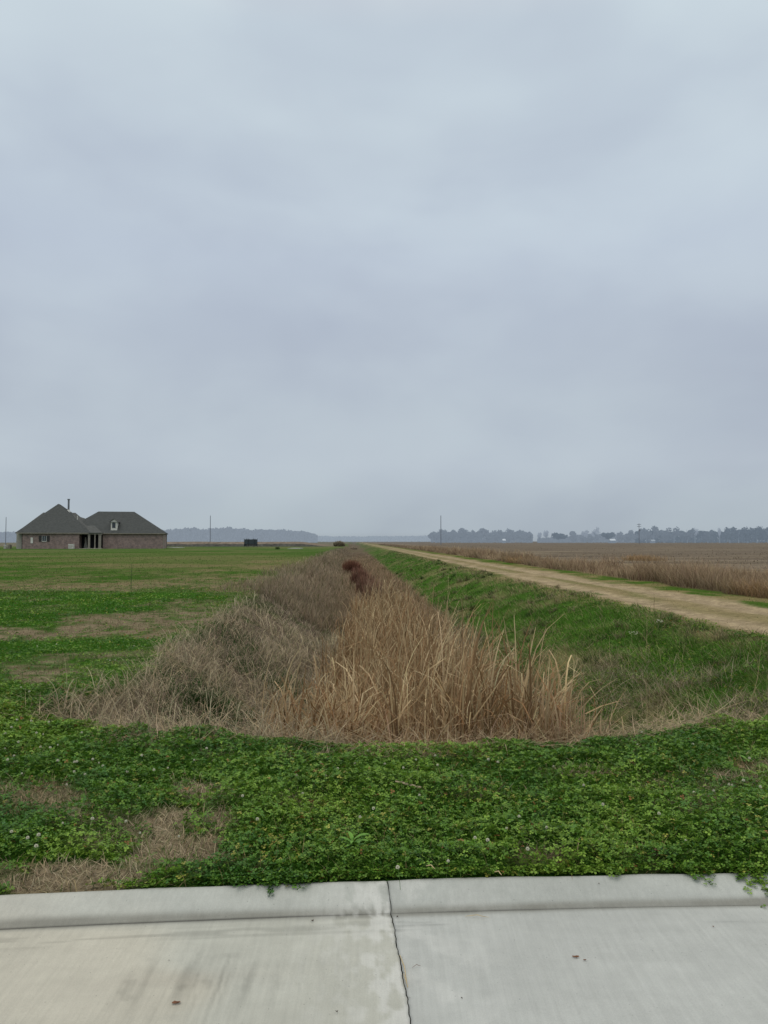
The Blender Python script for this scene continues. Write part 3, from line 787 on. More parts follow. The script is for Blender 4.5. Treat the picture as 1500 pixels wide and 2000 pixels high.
# ------------------------------------------------------------------ clover flowers, each its own thing
M_petal = plain('petal', lin(226, 224, 204), .7, .12, 300)
M_stem = plain('flower_stem', lin(86, 116, 58), .7)
hb = MB(); rr = random.Random(3)
for k in range(46):
    ph = math.acos(1-1.55*(k+.5)/46); th = k*2.399
    d = np.array([math.sin(ph)*math.cos(th), math.sin(ph)*math.sin(th), math.cos(ph)])
    t = np.cross(d, (0.2, .1, 1)); t /= np.linalg.norm(t)+1e-6; q = np.cross(d, t)
    p0 = d*.0028; p1 = d*(.0085+.0012*rr.random())
    hb.add([p0-t*.0007, p0+t*.0007, p1+t*.0016+q*.0006, p1-t*.0016+q*.0006], [(0, 1, 2, 3)])
    hb.add([p0-q*.0007, p0+q*.0007, p1+q*.0014, p1-q*.0014], [(0, 1, 2, 3)])
head0 = hb.build('flower_head', M_petal, None); head_me = head0.data; bpy.data.objects.remove(head0)
s0 = MB().tube([(0, 0, 0), (.004, .002, .05), (.002, 0, .10)], [.0011, .001, .0009], 6).build('stem', M_stem, None); stem_me = s0.data; bpy.data.objects.remove(s0)
FL = [(78,1464),(150,1493),(115,1492),(146,1494),(147,1510),(180,1491),(190,1490),(132,1528),(45,1508),(272,1484),(380,1486),(398,1472),(250,1512),(166,1516),(272,1537),(120,1607),(174,1610),(246,1606),(23,1638),(76,1645),(58,1648),(70,1666),(350,1628),(274,1621),(592,1551),(637,1522),(655,1508),(577,1520),(625,1494),(695,1493),(720,1470),(735,1587),(474,1560),(506,1608),(570,1487),(752,1495),(791,1505),(811,1488),(852,1500),(852,1483),(950,1490),(971,1495),(1242,1457),(1256,1436),(1252,1482),(1355,1460),(1461,1485),(1423,1534),(1430,1534),(1485,1541),(1397,1549),(1357,1556),(1490,1537),(1458,1532),(1009,1604),(1015,1620),(1067,1624),(926,1646),(953,1654),(871,1682),(1030,1663),(782,1702),(1340,1641),(987,1620),(1141,1537),(40,1452),(60,1412),(95,1412),(128,1340),(40,1348),(215,1290),(225,1290),(208,1289),(72,1267),(112,1262),(430,1192),(436,1193),(442,1192),(122,1344),(260,1266),(60,1355),(33,1409),(70,1437),(12,1437),(20,1424),(85,1432),(110,1455),(160,1440),(96,1469),(205,1500),(30,1480),(300,1510),(330,1500),(8,1460),(16,1490),(900,1520),(1080,1500),(820,1560),(700,1600),(1180,1580),(1290,1600)]
FLG = 'white clover flowers dotting the verge'
protos = []
for i, (px, py) in enumerate(FL):
    x, y = G(px, py, .07)
    z = float(terrain(np.array([x]), np.array([y]))[0])
    zone = ('small round white clover flower on the verge beside the concrete kerb' if py > 1590 else
            'small round white clover flower on the verge close before the ditch' if py > 1425 else
            'tiny white clover flower on the lawn left of the ditch')
    o = empty('clover_flower', (x, y, z+.002), rr.random()*6); tag(o, zone, 'flower', FLG)
    s = link('stem', stem_me, o); h = link('flower_head', head_me, o); h.location = (.002, 0, .10)
    k = .55+.35*rr.random(); o.scale = (k*1.1, k*1.1, min(1, k+.15)); o.rotation_euler[0] = rr.uniform(-.2, .2)
    if py < 1425: o.scale = (1., 1., .9)

# white weed blossoms on the shoulder of the bank
for i, (px, py, lab) in enumerate([(1240, 1210, 'cluster of white wildflowers on the bank shoulder, left one'), (1288, 1208, 'cluster of white wildflowers on the bank shoulder, right one')]):
    x, y = G(px, py, .1); z = float(terrain(np.array([x]), np.array([y]))[0])
    o = empty('wildflower', (x, y, z)); tag(o, lab, 'wildflower', 'white wildflowers near the track')
    b = MB(); hd = []
    for k in range(9):
        a = rr.random()*6.3; q = rr.random()*.12
        p = (math.cos(a)*q, math.sin(a)*q, .10+.06*rr.random()); b.tube([(0, 0, 0), (p[0]*.6, p[1]*.6, p[2]*.6), p], .0018, 5); hd.append(p)
    b.build('stem', M_stem, o)
    for p in hd: h = link('flower_head', head_me, o); h.location = p; h.scale = (1.5, 1.5, 1.1)

# ------------------------------------------------------------------ small single things in the foreground
def hazeplain(name, c, em=.7):  # distance haze painted in as a glow of the surface itself
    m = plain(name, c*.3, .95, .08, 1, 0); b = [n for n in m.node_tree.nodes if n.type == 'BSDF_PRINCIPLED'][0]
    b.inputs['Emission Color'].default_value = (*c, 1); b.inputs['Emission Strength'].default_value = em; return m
M_bark = plain('dry_bark', lin(176, 160, 132), .9, .3, 60, .1, (1, 6, 1), .4)
M_leafbrown = plain('fallen_leaf_brown', lin(120, 84, 62), .8, .3, 80)
M_straw = plain('straw', lin(190, 170, 128), .8, .2, 60)
M_weed = plain('weed_leaf', lin(104, 146, 60), .6, .2, 40)
x, y = G(797, 1533, .08); z = float(terrain(np.array([x]), np.array([y]))[0])+.075
b = MB(); m = 10; vs = []; fs = []
for k in range(m+1):
    t = k/m; w = .011*math.sin(PI*(.12+.8*t))+.002*rr.random(); cx = -.075+.15*t; cy = .03-.06*t+.004*math.sin(5*t)
    vs += [(cx, cy-w, .0), (cx, cy, .007), (cx, cy+w, .0), (cx, cy, -.004)]
for k in range(m):
    for j in range(4): fs.append((4*k+j, 4*k+(j+1) % 4, 4*k+4+(j+1) % 4, 4*k+4+j))
fs += [(0, 1, 2, 3), (4*m+3, 4*m+2, 4*m+1, 4*m)]
o = b.add(vs, fs).build('bark_chip', M_bark, None); o.location = (x, y, z); o.rotation_euler = (.2, .05, .1)
tag(o, 'pale flat splinter of wood lying on the clover', 'wood chip')

def straw(name, p0, p1, rad, lab, z=None, bow=.01, mat=M_straw, cat='straw'):
    z0 = -.055 if z is None else z
    a = np.array([*p0, 0.0]); c = np.array([*p1, 0.0]); mid = (a+c)/2+np.array([bow*.3, bow, .004])
    b = MB().tube([(0, 0, 0), (mid-a)*.6+np.array([0, 0, .002]), mid-a+np.array([0, 0, .003]), ((mid+c)/2-a), c-a], [rad*.6, rad, rad, rad*.9, rad*.4], 6)
    o = b.build(name, mat, None); o.location = (a[0], a[1], z0); return tag(o, lab, cat)
def zr(p): return float(prof(np.array([kerb_y(p[0])-p[1]]))[0])+.004
p = G(909, 1791, -.06); q = G(955, 1793, -.06); straw('straw', p, q, .0014, 'dry brown straw lying in the gutter right of the joint', zr(p), .002)
p = G(781, 1868, -.06); q = G(796, 1932, -.06); straw('straw', p, q, .0018, 'long bent pale straw lying across the slab joint', zr(p), .012)
p = G(788, 1905, -.06); q = G(797, 1931, -.06); straw('straw', p, q, .0013, 'short pale straw beside the slab joint', zr(p), -.004)
p = G(805, 1893, -.06); q = G(822, 1889, -.06); straw('straw', p, q, .0008, 'thin dark fibre on the slab right of the joint', zr(p), .001, M_leafbrown)
for (p, q, lab) in (((832, 1688), (850, 1694), 'short pale straw lying on the clover right of centre by the kerb'),
                    ((966, 1700), (980, 1706), 'short tan straw at the kerb edge among clover'),
                    ((1131, 1640), (1128, 1662), 'thin upright white straw standing in the clover')):
    a = G(*p, .07); c = G(*q, .07); straw('straw', a, c, .0022, lab, float(terrain(np.array([a[0]]), np.array([a[1]]))[0])+.075)
def debris(px, py, s, lab, mat=M_leafbrown, name='fallen_leaf', cat='leaf', flat=.25, seed=1):
    q = random.Random(seed); x, y = G(px, py, -.06); z = zr((x, y))
    vs = []; n = 9
    for k in range(n):
        a = 2*PI*k/n; rr_ = s*(.55+.45*abs(math.cos(a)))*(.7+.5*q.random()); vs.append((rr_*math.cos(a), .6*rr_*math.sin(a), s*flat*(.2+q.random())))
    vs.append((0, 0, s*flat*.3)); vs.append((s*.2, 0, -.002))
    fs = [(k, (k+1) % n, n) for k in range(n)]+[((k+1) % n, k, n+1) for k in range(n)]
    o = MB().add(vs, fs).build(name, mat, None); o.location = (x, y, z); o.rotation_euler = (0, 0, q.random()*.8-.4)
    return tag(o, lab, cat)
M_peb = plain('pebble', lin(92, 82, 74), .9, .3, 80)
debris(345, 1963, .017, 'curled brown leaf on the left slab near the bottom edge', seed=4)
debris(1125, 1872, .013, 'crumpled reddish brown leaf on the right slab, larger one', seed=5)
debris(1142, 1878, .008, 'small dark leaf scrap just right of the crumpled leaf', seed=6)
debris(1393, 1811, .006, 'tiny dark leaf crumb at far right of the slab', seed=7)
debris(658, 1981, .006, 'dark pebble on left slab near the bottom', M_peb, 'pebble', 'pebble', .8, 8)
debris(610, 1800, .008, 'dark crumb of soil in the gutter left of the joint', M_peb, 'soil_crumb', 'soil', .6, 9)
debris(776, 1792, .006, 'dark crumb of soil in the gutter right at the joint', M_peb, 'soil_crumb', 'soil', .6, 10)
debris(1170, 1747, .004, 'black speck of grit on the right kerb', M_peb, 'pebble', 'pebble', .8, 11)
debris(902, 1954, .004, 'small black grit on the slab right of the joint', M_peb, 'pebble', 'pebble', .8, 12)
debris(330, 1878, .003, 'tiny black grit in the middle of the left slab', M_peb, 'pebble', 'pebble', .8, 13)

def rosette(px, py, n, L, up, lab, name='leafy_weed', cat='weed', mat=M_weed, z0=.0, seed=1, wide=.3, tall=0):
    q = random.Random(seed); x, y = G(px, py, .03); z = float(terrain(np.array([x]), np.array([y]))[0])+z0
    o = empty(name, (x, y, z)); tag(o, lab, cat)
    for k in range(n):
        a = k*2.4+q.random(); l = L*(.7+.5*q.random()); e = up*(.7+.5*q.random()); hgt = tall*k/n
        vs = []; m = 6
        for j in range(m+1):
            t = j/m; w = l*wide*math.sin(PI*min(1, .06+t*.94))**.8*.5+.0005; rr_ = l*math.cos(e-t*.5)*t; hz = hgt+l*math.sin(e-t*.5)*t
            ca, sa = math.cos(a), math.sin(a)
            vs += [(rr_*ca+w*sa, rr_*sa-w*ca, hz+.2*w), (rr_*ca, rr_*sa, hz), (rr_*ca-w*sa, rr_*sa+w*ca, hz+.2*w)]
        fs = []
        for j in range(m): fs += [(3*j, 3*j+1, 3*j+4, 3*j+3), (3*j+1, 3*j+2, 3*j+5, 3*j+4)]
        MB().add(vs, fs).build('leaf', mat, o)
    if tall: MB().tube([(0, 0, 0), (.004, 0, tall*.6), (0, .003, tall*1.1)], .002, 6).build('stem', M_stem, o)
    return o
rosette(690, 1660, 14, .075, .9, 'light green broad-leaved weed rising from the clover left of centre', tall=.08, seed=3)
rosette(1460, 1480, 8, .06, .8, 'small pale green weed at the right end of the verge', seed=5, tall=.03)
# thin upright stalks that stand by themselves
def stalk(px, pb, pt_, z, lab, mat, rad=.004, name='weed_stalk', bend=.02, cat='stalk', twigs=0):
    x, y = G(px, pb, z); zb = float(terrain(np.array([x]), np.array([y]))[0]); zt = at(px, pt_, y)[2]
    H = zt-zb; o = empty(name, (x, y, zb-.01)); tag(o, lab, cat)
    pts = [(bend*math.sin(3*t)*t, 0, H*t) for t in np.linspace(0, 1, 7)]
    MB().tube(pts, [rad*(1-.6*t) for t in np.linspace(0, 1, 7)], 6).build('stem', mat, o)
    q = random.Random(int(px)); b = MB()
    for k in range(twigs):
        t = .35+.6*k/max(twigs, 1); a = q.random()*6.3; l = H*.18*(1.2-t)
        p = (bend*math.sin(3*t)*t, 0, H*t); b.tube([p, (p[0]+l*math.cos(a)*.6, l*math.sin(a)*.6, p[2]+l*.6), (p[0]+l*math.cos(a), l*math.sin(a), p[2]+l)], [rad*.5, rad*.4, rad*.25], 5)
    if twigs: b.build('twig', mat, o)
M_gst = plain('green_stalk', lin(74, 96, 54), .8); M_dst = plain('dead_stalk', lin(178, 160, 120), .8); M_brn = plain('brown_stalk', lin(96, 76, 58), .8)
stalk(256, 1150, 1100, 0, 'thin green stalk standing alone on the lawn below the house', M_gst, .012, twigs=4)
stalk(387, 1452, 1418, 0, 'short pale bent stem at the rim of the ditch on the left', M_straw, .003)
stalk(203, 1345, 1320, 0, 'pale upright grass stem at the left rim of the weeds', M_straw, .004)
stalk(1263, 1262, 1192, -.3, 'pale dry weed stem with side twigs on the green bank', M_dst, .004, twigs=5)
stalk(1277, 1195, 1158, 0, 'thin dark weed stem against the dirt track', M_brn, .004, twigs=3)
stalk(1190, 1300, 1240, -.6, 'slender dead stem low on the green bank', M_dst, .004, twigs=2)
stalk(1262, 1395, 1325, -.3, 'bare pale stem at the foot of the bank', M_dst, .004, twigs=3)
stalk(1470, 1330, 1270, -.1, 'leaning straw stem at the right edge of the photo', M_dst, .004, bend=.12)

# green tussock in the left slope, darkened to paint in a shadowed opening
r = R(71)
x0, y0 = G(402, 1362, -.25); m = 700
x = x0+r.normal(0, .10, m); y = y0+r.normal(0, .07, m)
c = jit(r, lin(52, 82, 34), m, .2)
V, Q, C = blades(P3(x, y), .14+.16*r.rand(m), .004+.003*r.rand(m), r.normal(-1.5, .9, m), .4+.5*r.rand(m), 1.2*r.rand(m), c*.4, c, 4, r=r)
base = np.array([x0, y0, float(terrain(np.array([x0]), np.array([y0]))[0])])
o = npmesh('grass_tussock', V-base, Q, M_blade, C); o.location = base; tag(o, 'dark green grass tussock on the left slope of the ditch', 'tussock')

# ------------------------------------------------------------------ bushes along the ditch
def bush(px, Y, w, h, n, c, lab, name='shrub', seed=1, upright=.35, stem=M_brn, grp=None, zb=None):
    r = R(seed); x0 = at(px, 1057, Y)[0]; z0 = float(terrain(np.array([x0]), np.array([float(Y)]))[0]) if zb is None else zb
    o = empty(name, (x0, Y, z0)); tag(o, lab, 'bush', grp)
    b = MB()
    for k in range(14):
        a = r.rand()*6.3; q = r.rand()
        b.tube([(0, 0, -.1), (w*.2*math.cos(a)*q, w*.2*math.sin(a)*q, h*.4), (w*.42*math.cos(a)*q, w*.42*math.sin(a)*q, h*(.6+.3*r.rand()))], [.02, .014, .006], 5)
    b.build('stem', stem, o)
    a = r.rand(n)*2*PI; q = np.sqrt(r.rand(n))*(.6+.4*vnoise(a*2, a*0, seed))
    P = np.stack([q*w*.5*np.cos(a), q*w*.5*np.sin(a), h*.75*r.rand(n)*(1-.6*q**2)], 1)
    cc = jit(r, c, n, .28)*(.6+.6*(P[:, 2:3]/h))
    V, Q, C = blades(P, h*(.18+.22*r.rand(n)), np.full(n, max(.006, Y*.0006)), a+r.normal(0, .6, n), upright*r.rand(n)*2, .5*r.rand(n), cc*.8, cc, 2, r=r)
    npmesh('foliage', V, Q, M_dry, C, parent=o)
RG = 'rusty red shrubs growing in the ditch'
bush(732, 27, 1.15, 1.4, 1100, lin(160, 130, 106), 'large rusty red brown shrub behind the reeds', seed=2, grp=RG, upright=.16)
bush(750, 29, .9, 1.15, 650, lin(160, 130, 106), 'russet shrub at the right shoulder of the large red one', seed=3, grp=RG, upright=.16)
bush(716, 34, 1.1, 1.35, 800, lin(152, 116, 96), 'middle red shrub of the row in the ditch', seed=4, grp=RG, upright=.18)
bush(702, 43, 1.2, 1.3, 800, lin(150, 112, 94), 'dark red shrub third from the reeds', seed=6, grp=RG, upright=.18)
bush(687, 58, 1.9, 1.3, 1500, lin(146, 104, 84), 'farthest small dark red shrub in the ditch', seed=5, grp=RG, upright=.2)
bush(662, 215, 3.8, 1.7, 1500, lin(168, 156, 132), 'round brown bush at the far end of the ditch', seed=7)
bush(690, 240, 3.0, .9, 500, lin(188, 172, 150), 'low tan bush beside the far end of the track', seed=8)
bush(542, 140, .9, .6, 200, lin(120, 138, 90), 'tiny dark green bush alone far out on the lawn', seed=9)

# ------------------------------------------------------------------ the brick house
HD = 150.0
def brickmat():
    m, nt, N, L = newmat('brick')
    out = N.new('ShaderNodeOutputMaterial'); b = N.new('ShaderNodeBsdfPrincipled'); tc = N.new('ShaderNodeTexCoord')
    mp = N.new('ShaderNodeMapping'); mp.inputs['Rotation'].default_value = (PI/2, 0, 0)
    br = N.new('ShaderNodeTexBrick'); br.inputs['Scale'].default_value = 2.2
    br.inputs['Color1'].default_value = (*(lin(150, 126, 118)), 1); br.inputs['Color2'].default_value = (*(lin(122, 106, 102)), 1)
    br.inputs['Mortar'].default_value = (*(lin(160, 152, 146)), 1); br.inputs['Mortar Size'].default_value = .012
    nz = N.new('ShaderNodeTexNoise'); nz.inputs['Scale'].default_value = 1.6; nz.inputs['Detail'].default_value = 6
    rp = N.new('ShaderNodeMapRange'); rp.inputs['From Min'].default_value = .3; rp.inputs['From Max'].default_value = .7; rp.inputs['To Min'].default_value = .75; rp.inputs['To Max'].default_value = 1.2
    mx = N.new('ShaderNodeMix'); mx.data_type = 'RGBA'; mx.blend_type = 'MULTIPLY'; mx.inputs[0].default_value = 1
    L.new(tc.outputs['Object'], mp.inputs[0]); L.new(mp.outputs[0], br.inputs['Vector']); L.new(tc.outputs['Object'], nz.inputs['Vector'])
    L.new(nz.outputs[0], rp.inputs[0]); L.new(br.outputs['Color'], mx.inputs[6]); L.new(rp.outputs[0], mx.inputs[7]); L.new(mx.outputs[2], b.inputs['Base Color'])
    b.inputs['Roughness'].default_value = .9; L.new(b.outputs[0], out.inputs[0]); return m
M_brick = brickmat()
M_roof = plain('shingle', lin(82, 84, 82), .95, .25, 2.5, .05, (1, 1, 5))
M_roof2 = plain('shingle_lit', lin(94, 95, 92), .95, .25, 2.5, .05, (1, 1, 5))  # lighter copy of the shingle, brighter light put into its colour
M_beige = plain('beige_siding', lin(170, 168, 158), .8, .06); M_white = plain('white_trim', lin(214, 212, 204), .7, .05)
M_trim = plain('weathered_trim', lin(140, 134, 124), .8, .1); M_dark = plain('dark_recess', lin(44, 44, 48), .9, .1); M_glass = plain('window_glass', lin(58, 66, 74), .2, .2, 1, .6)
M_metal = plain('flue_metal', lin(120, 124, 128), .5, .1, 3, .4, metal=.6)
TH = math.radians(13); HC, HS = math.cos(TH), math.sin(TH); XC = (180-750)/F*HD
def HX(px, Y=HD):               # photo column to the house's own x, in the frame turned by TH about (XC, HD)
    k = (px-750)/F; yl = Y-HD
    return XC+(k*(HD+yl*HC)-XC+yl*HS)/(HC-k*HS)
def FX(px, Y=HD): return (px-750)/F*Y
def HZ(py, Y=HD): return CZ+(HY-py)/F*Y
zg = 0.0
house = empty('brick_house', (XC, HD, 0), TH); tag(house, 'brown brick single-storey house with grey hipped roofs and a white dormer', 'house')
HO = (XC, HD, 0)
ze = HZ(1041)
def hp(b, name, mat, parent=house): return b.build(name, mat, parent, org=HO)
xa, xm, xp, xb, xe = HX(43), HX(155), HX(198), HX(199), HX(318.5, HD+1.5)
b = MB(); b.box(xa, xm, HD, HD+14, -.1, ze); hp(b, 'wall', M_brick)                      # main wing
b = MB(); b.box(HX(108.5), HX(155.2), HD-.12, HD+1, -.1, ze-.02); hp(b, 'wall', M_brick)     # slight step forward of the middle bay
b = MB(); b.box(xb, xe, HD+1.5, HD+12, -.1, ze); hp(b, 'wall', M_brick)                  # garage wing
b = MB(); b.box(xe+.002, xe+.06, HD+1.45, HD+12.05, -.1, ze-.003); hp(b, 'side_wall', plain('side_brick', lin(150, 132, 124), .9, .15, 2))  # same brick in a paler colour, light on the turned side painted in
for q in (HD+1.38, HD+11.9): b = MB(); b.box(xe+.07, xe+.2, q, q+.1, 0, ze); hp(b, 'downpipe', M_trim)
b = MB(); b.box(HX(32.5, HD+2), xa+.0, HD+2, HD+2.2, -.1, ze+.05); b.box(HX(32.5, HD+2), HX(32.5, HD+2)+.1, HD+2.21, HD+9, -.1, ze+.05); hp(b, 'side_wall', M_beige)
b = MB(); b.box(xm, xb, HD+3.2, HD+3.4, -.1, ze); hp(b, 'porch_back_wall', M_dark)  # shade inside the porch painted as a near-black wall
b = MB(); b.box(xm, xb, HD-.2, HD+3.2, ze-.30, ze-.02); hp(b, 'porch_beam', M_trim)
b = MB(); b.box(xm, xb, HD-.3, HD+3.2, -.1, .08); hp(b, 'porch_floor', plain('porch_slab', lin(170, 164, 152), .9))
for a, c in ((172.5, 176.5), (185, 187), (193, 198)):
    b = MB(); b.box(HX(a), HX(c), HD-.2, HD+.2, .08, ze-.30); b.box(HX(a)-.06, HX(c)+.06, HD-.26, HD+.26, .08, .26); b.box(HX(a)-.06, HX(c)+.06, HD-.26, HD+.26, ze-.44, ze-.303); hp(b, 'porch_column', M_trim)
b = MB(); b.add([(HX(160), HD+2.6, .08), (HX(167.5), HD+2.6, .08), (HX(165.5), HD+2.6, 1.2), (HX(164.5), HD+2.6, 2.3), (HX(162), HD+2.6, 2.3), (HX(162), HD+2.6, 1.3)], [(0, 1, 2, 3, 4, 5)]); hp(b, 'curtain', M_beige)
b = MB(); b.box(HX(188), HX(192), HD+2.9, HD+3.1, .08, 2.2); hp(b, 'door', M_trim)
# roofs
def hip(b, x0, x1, y0, y1, z0, rx0, rx1, ry0, ry1, rz, o=.45, th=.18):
    V = [(x0-o, y0-o, z0), (x1+o, y0-o, z0), (x1+o, y1+o, z0), (x0-o, y1+o, z0), (rx0, ry0, rz), (rx1, ry0 if ry1 == ry0 else ry1, rz)]
    if ry0 == ry1: fs = [(0, 1, 5, 4), (1, 2, 5), (2, 3, 4, 5), (3, 0, 4)]
    else: fs = [(0, 1, 4), (1, 2, 5, 4), (2, 3, 5), (3, 0, 4, 5)]
    W = [(v[0], v[1], z0-th) for v in V[:4]]
    V += W; fs += [(0, 6, 7, 1), (1, 7, 8, 2), (2, 8, 9, 3), (3, 9, 6, 0), (6, 9, 8, 7)]
    b.add(V, fs)
zr1 = HZ(985, 158); xr1 = HX(113, 158)
roof = MB(); hip(roof, HX(36), HX(174), HD, HD+15, ze+.05, xr1, xr1, HD+8, HD+10, zr1); rf = hp(roof, 'roof', M_roof)
b = MB(); hip(b, HX(38, HD+3), HX(186, HD+12), HD+3, HD+15.5, ze+.12, HX(84, 160), HX(147, 160), HD+10, HD+10, HZ(1002, 160)); hp(b, 'rear_roof', M_roof2)
b = MB(); b.add([(HX(168), HD-.42, ze+.06), (HX(200.5), HD-.42, ze+.06), (HX(170, 157), HD+7, HZ(1014, 157)), (HX(140, 156), HD+6.4, HZ(1005, 156))], [(0, 1, 2, 3)])
b.add([(HX(200.5), HD-.42, ze+.06), (HX(200.5), HD-.42, ze-.1), (HX(168), HD-.42, ze-.1), (HX(168), HD-.42, ze+.06)], [(0, 1, 2, 3)]); hp(b, 'porch_roof', M_roof2)
zr2 = HZ(999, 158)
b = MB(); hip(b, HX(134, HD+8), HX(324, HD+13), HD+1.5, HD+13.5, ze+.02, HX(192, 158), HX(262, 158), HD+8, HD+8, zr2); hp(b, 'garage_roof', M_roof)
b = MB(); b.tube([(HX(132.5, 158), HD+8.5, HZ(1000, 158)), (HX(132.5, 158), HD+8.5, HZ(977, 158))], .19, 12); ch = hp(b, 'chimney', M_metal)
b = MB(); b.tube([(HX(132.5, 158), HD+8.5, HZ(977, 158)), (HX(132.5, 158), HD+8.5, HZ(975, 158))], .27, 12); cc_ = hp(b, 'cap', M_metal, ch)
b = MB(); b.tube([(HX(132.5, 158), HD+8.5, HZ(1001, 158)), (HX(132.5, 158), HD+8.5, HZ(996, 158))], [.4, .2], 12); hp(b, 'flashing', M_white, ch)
b = MB(); b.tube([(HX(153.5, 156), HD+4.5, HZ(1016, 156)), (HX(153.5, 156), HD+4.5, HZ(1008, 156))], .08, 8); hp(b, 'vent_pipe', M_white)
# dormer
yd = HD+1.9
dr = MB(); dr.box(HX(216.5, yd), HX(229, yd), yd, yd+3.5, HZ(1039, yd), HZ(1019, yd)); d = hp(dr, 'dormer', M_white)
b = MB(); xl, xr, xc = HX(213.5, yd), HX(232, yd), HX(222.8, yd); zl, zt = HZ(1019.5, yd), HZ(1013, yd)
b.add([(xl, yd-.25, zl), (xr, yd-.25, zl), (xc, yd-.25, zt), (xl, yd+5, zl), (xr, yd+5, zl), (xc, yd+5, zt), (xl+.5, yd-.25, zl-.01), (xr-.5, yd-.25, zl-.01)], [(0, 2, 5, 3), (1, 4, 5, 2), (0, 3, 4, 1)]); hp(b, 'dormer_roof', M_roof2, d)
b = MB(); b.add([(xl+.12, yd-.03, zl+.02), (xr-.12, yd-.03, zl+.02), (xc, yd-.03, zt-.08)], [(0, 1, 2)]); hp(b, 'gable', M_white, d)
b = MB(); b.box(HX(219, yd), HX(225.5, yd), yd-.05, yd+.02, HZ(1031, yd), HZ(1020.5, yd)); hp(b, 'window', M_glass, d)
# window with shutters, meter box, far windows
w = MB().box(HX(83), HX(91), HD-.05, HD+.02, HZ(1057), HZ(1047)); wi = hp(w, 'window', M_glass)
b = MB(); z0, z1 = HZ(1057), HZ(1047)
b.box(HX(82.4), HX(83.0), HD-.08, HD, z0, z1); b.box(HX(91.0), HX(91.6), HD-.08, HD, z0, z1); b.box(HX(82.4), HX(91.6), HD-.1, HD, z0-.1, z0-.002); b.box(HX(86.8), HX(87.2), HD-.07, HD-.052, z0, z1); hp(b, 'frame', M_white, wi)
for a, c in ((76.5, 82), (92, 97.5)): b = MB().box(HX(a), HX(c), HD-.09, HD-.001, HZ(1057.5), HZ(1046.5)); hp(b, 'shutter', plain('shutter', lin(64, 62, 62), .8), wi)
b = MB().box(HX(60.5), HX(65), HD-.12, HD, HZ(1061), HZ(1050)); hp(b, 'meter_box', M_white)
b = MB(); b.box(HX(32), HX(174), HD-.5, HD-.455, ze-.15, ze+.03); b.box(HX(200), HX(322), HD+1, HD+1.04, ze-.16, ze-.0); hp(b, 'fascia', M_trim)
b = MB(); b.box(HX(43.2), HX(44), HD-.06, HD-.002, 0, ze-.1); hp(b, 'corner_trim', M_dark)
# yard things by the house
def acunit(px0, px1, py0, py1, Y, lab, mat=M_white):
    x0, x1 = FX(px0, Y), FX(px1, Y); z0 = 0; z1 = HZ(py0, Y)
    o = empty('air_conditioner', ((x0+x1)/2, Y, 0)); tag(o, lab, 'air conditioner', 'air conditioning units by the house')
    w = (x1-x0)/2; b = MB(); b.box(-w, w, -.4, .4, .06, z1); b.build('casing', mat, o)
    b = MB()
    for k in range(5): b.box(-w*.9, w*.9, -.425, -.402, .15+k*(z1-.2)/5, .15+k*(z1-.2)/5+.05)
    b.build('grille', M_trim, o); MB().box(-w*1.15, w*1.15, -.5, .5, 0, .055).build('pad', M_trim, o)
    MB().tube([(0, 0, z1), (0, 0, z1+.04)], w*.7, 12).build('fan_guard', M_dark, o)
acunit(135.5, 144.5, 1062.5, 1070, 148, 'small white air conditioner in front of the porch wall')
acunit(18, 22, 1064, 1070, 152, 'grey air conditioner left of the house, nearer its wall', M_trim)
acunit(10, 14, 1064, 1070, 152, 'pale air conditioner at the far left edge of the photo')

# ------------------------------------------------------------------ trampoline with net
TY = 190.0; tx = FX(490, TY)
tp = empty('trampoline', (tx, TY, 0)); tag(tp, 'black trampoline with a tall net enclosure on the far lawn', 'trampoline')
M_net = plain('net', lin(66, 74, 78), .9, .1); M_blk = plain('black_frame', lin(46, 48, 52), .6)
rt = 1.62; seg = 24
b = MB(); b.tube([(rt*math.cos(2*PI*k/seg), rt*math.sin(2*PI*k/seg), .75) for k in range(seg+1)], .06, 6); b.build('frame', M_blk, tp)
b = MB(); b.add([(rt*.95*math.cos(2*PI*k/seg), rt*.95*math.sin(2*PI*k/seg), .76) for k in range(seg)], [tuple(range(seg))]); b.build('mat', M_blk, tp)
b = MB(); vs = []; fs = []
for k in range(seg):
    a = 2*PI*k/seg; sag = .10*math.sin(3*a)**2
    vs += [(rt*math.cos(a), rt*math.sin(a), .78), (rt*math.cos(a), rt*math.sin(a), 2.05-sag)]
for k in range(seg): fs.append((2*k, 2*((k+1) % seg), 2*((k+1) % seg)+1, 2*k+1))
b.add(vs, fs).build('net', M_net, tp)
for k in range(6):
    a = 2*PI*k/6+.3; c, s = math.cos(a), math.sin(a)
    MB().tube([(1.7*c, 1.7*s, .7), (1.7*c, 1.7*s, 2.0), (1.75*c, 1.75*s, 2.28)], .045, 6).build('pole', M_blk, tp)
    MB().tube([(1.65*c, 1.65*s, .75), (1.68*c, 1.68*s, .0)], .045, 6).build('leg', M_blk, tp)
b = MB()
for k in range(24):
    a = 2*PI*k/24; b.box(1.6*math.cos(a)-.05, 1.6*math.cos(a)+.05, 1.6*math.sin(a)-.05, 1.6*math.sin(a)+.05, .25, .72)
b.build('skirt', M_net, tp)

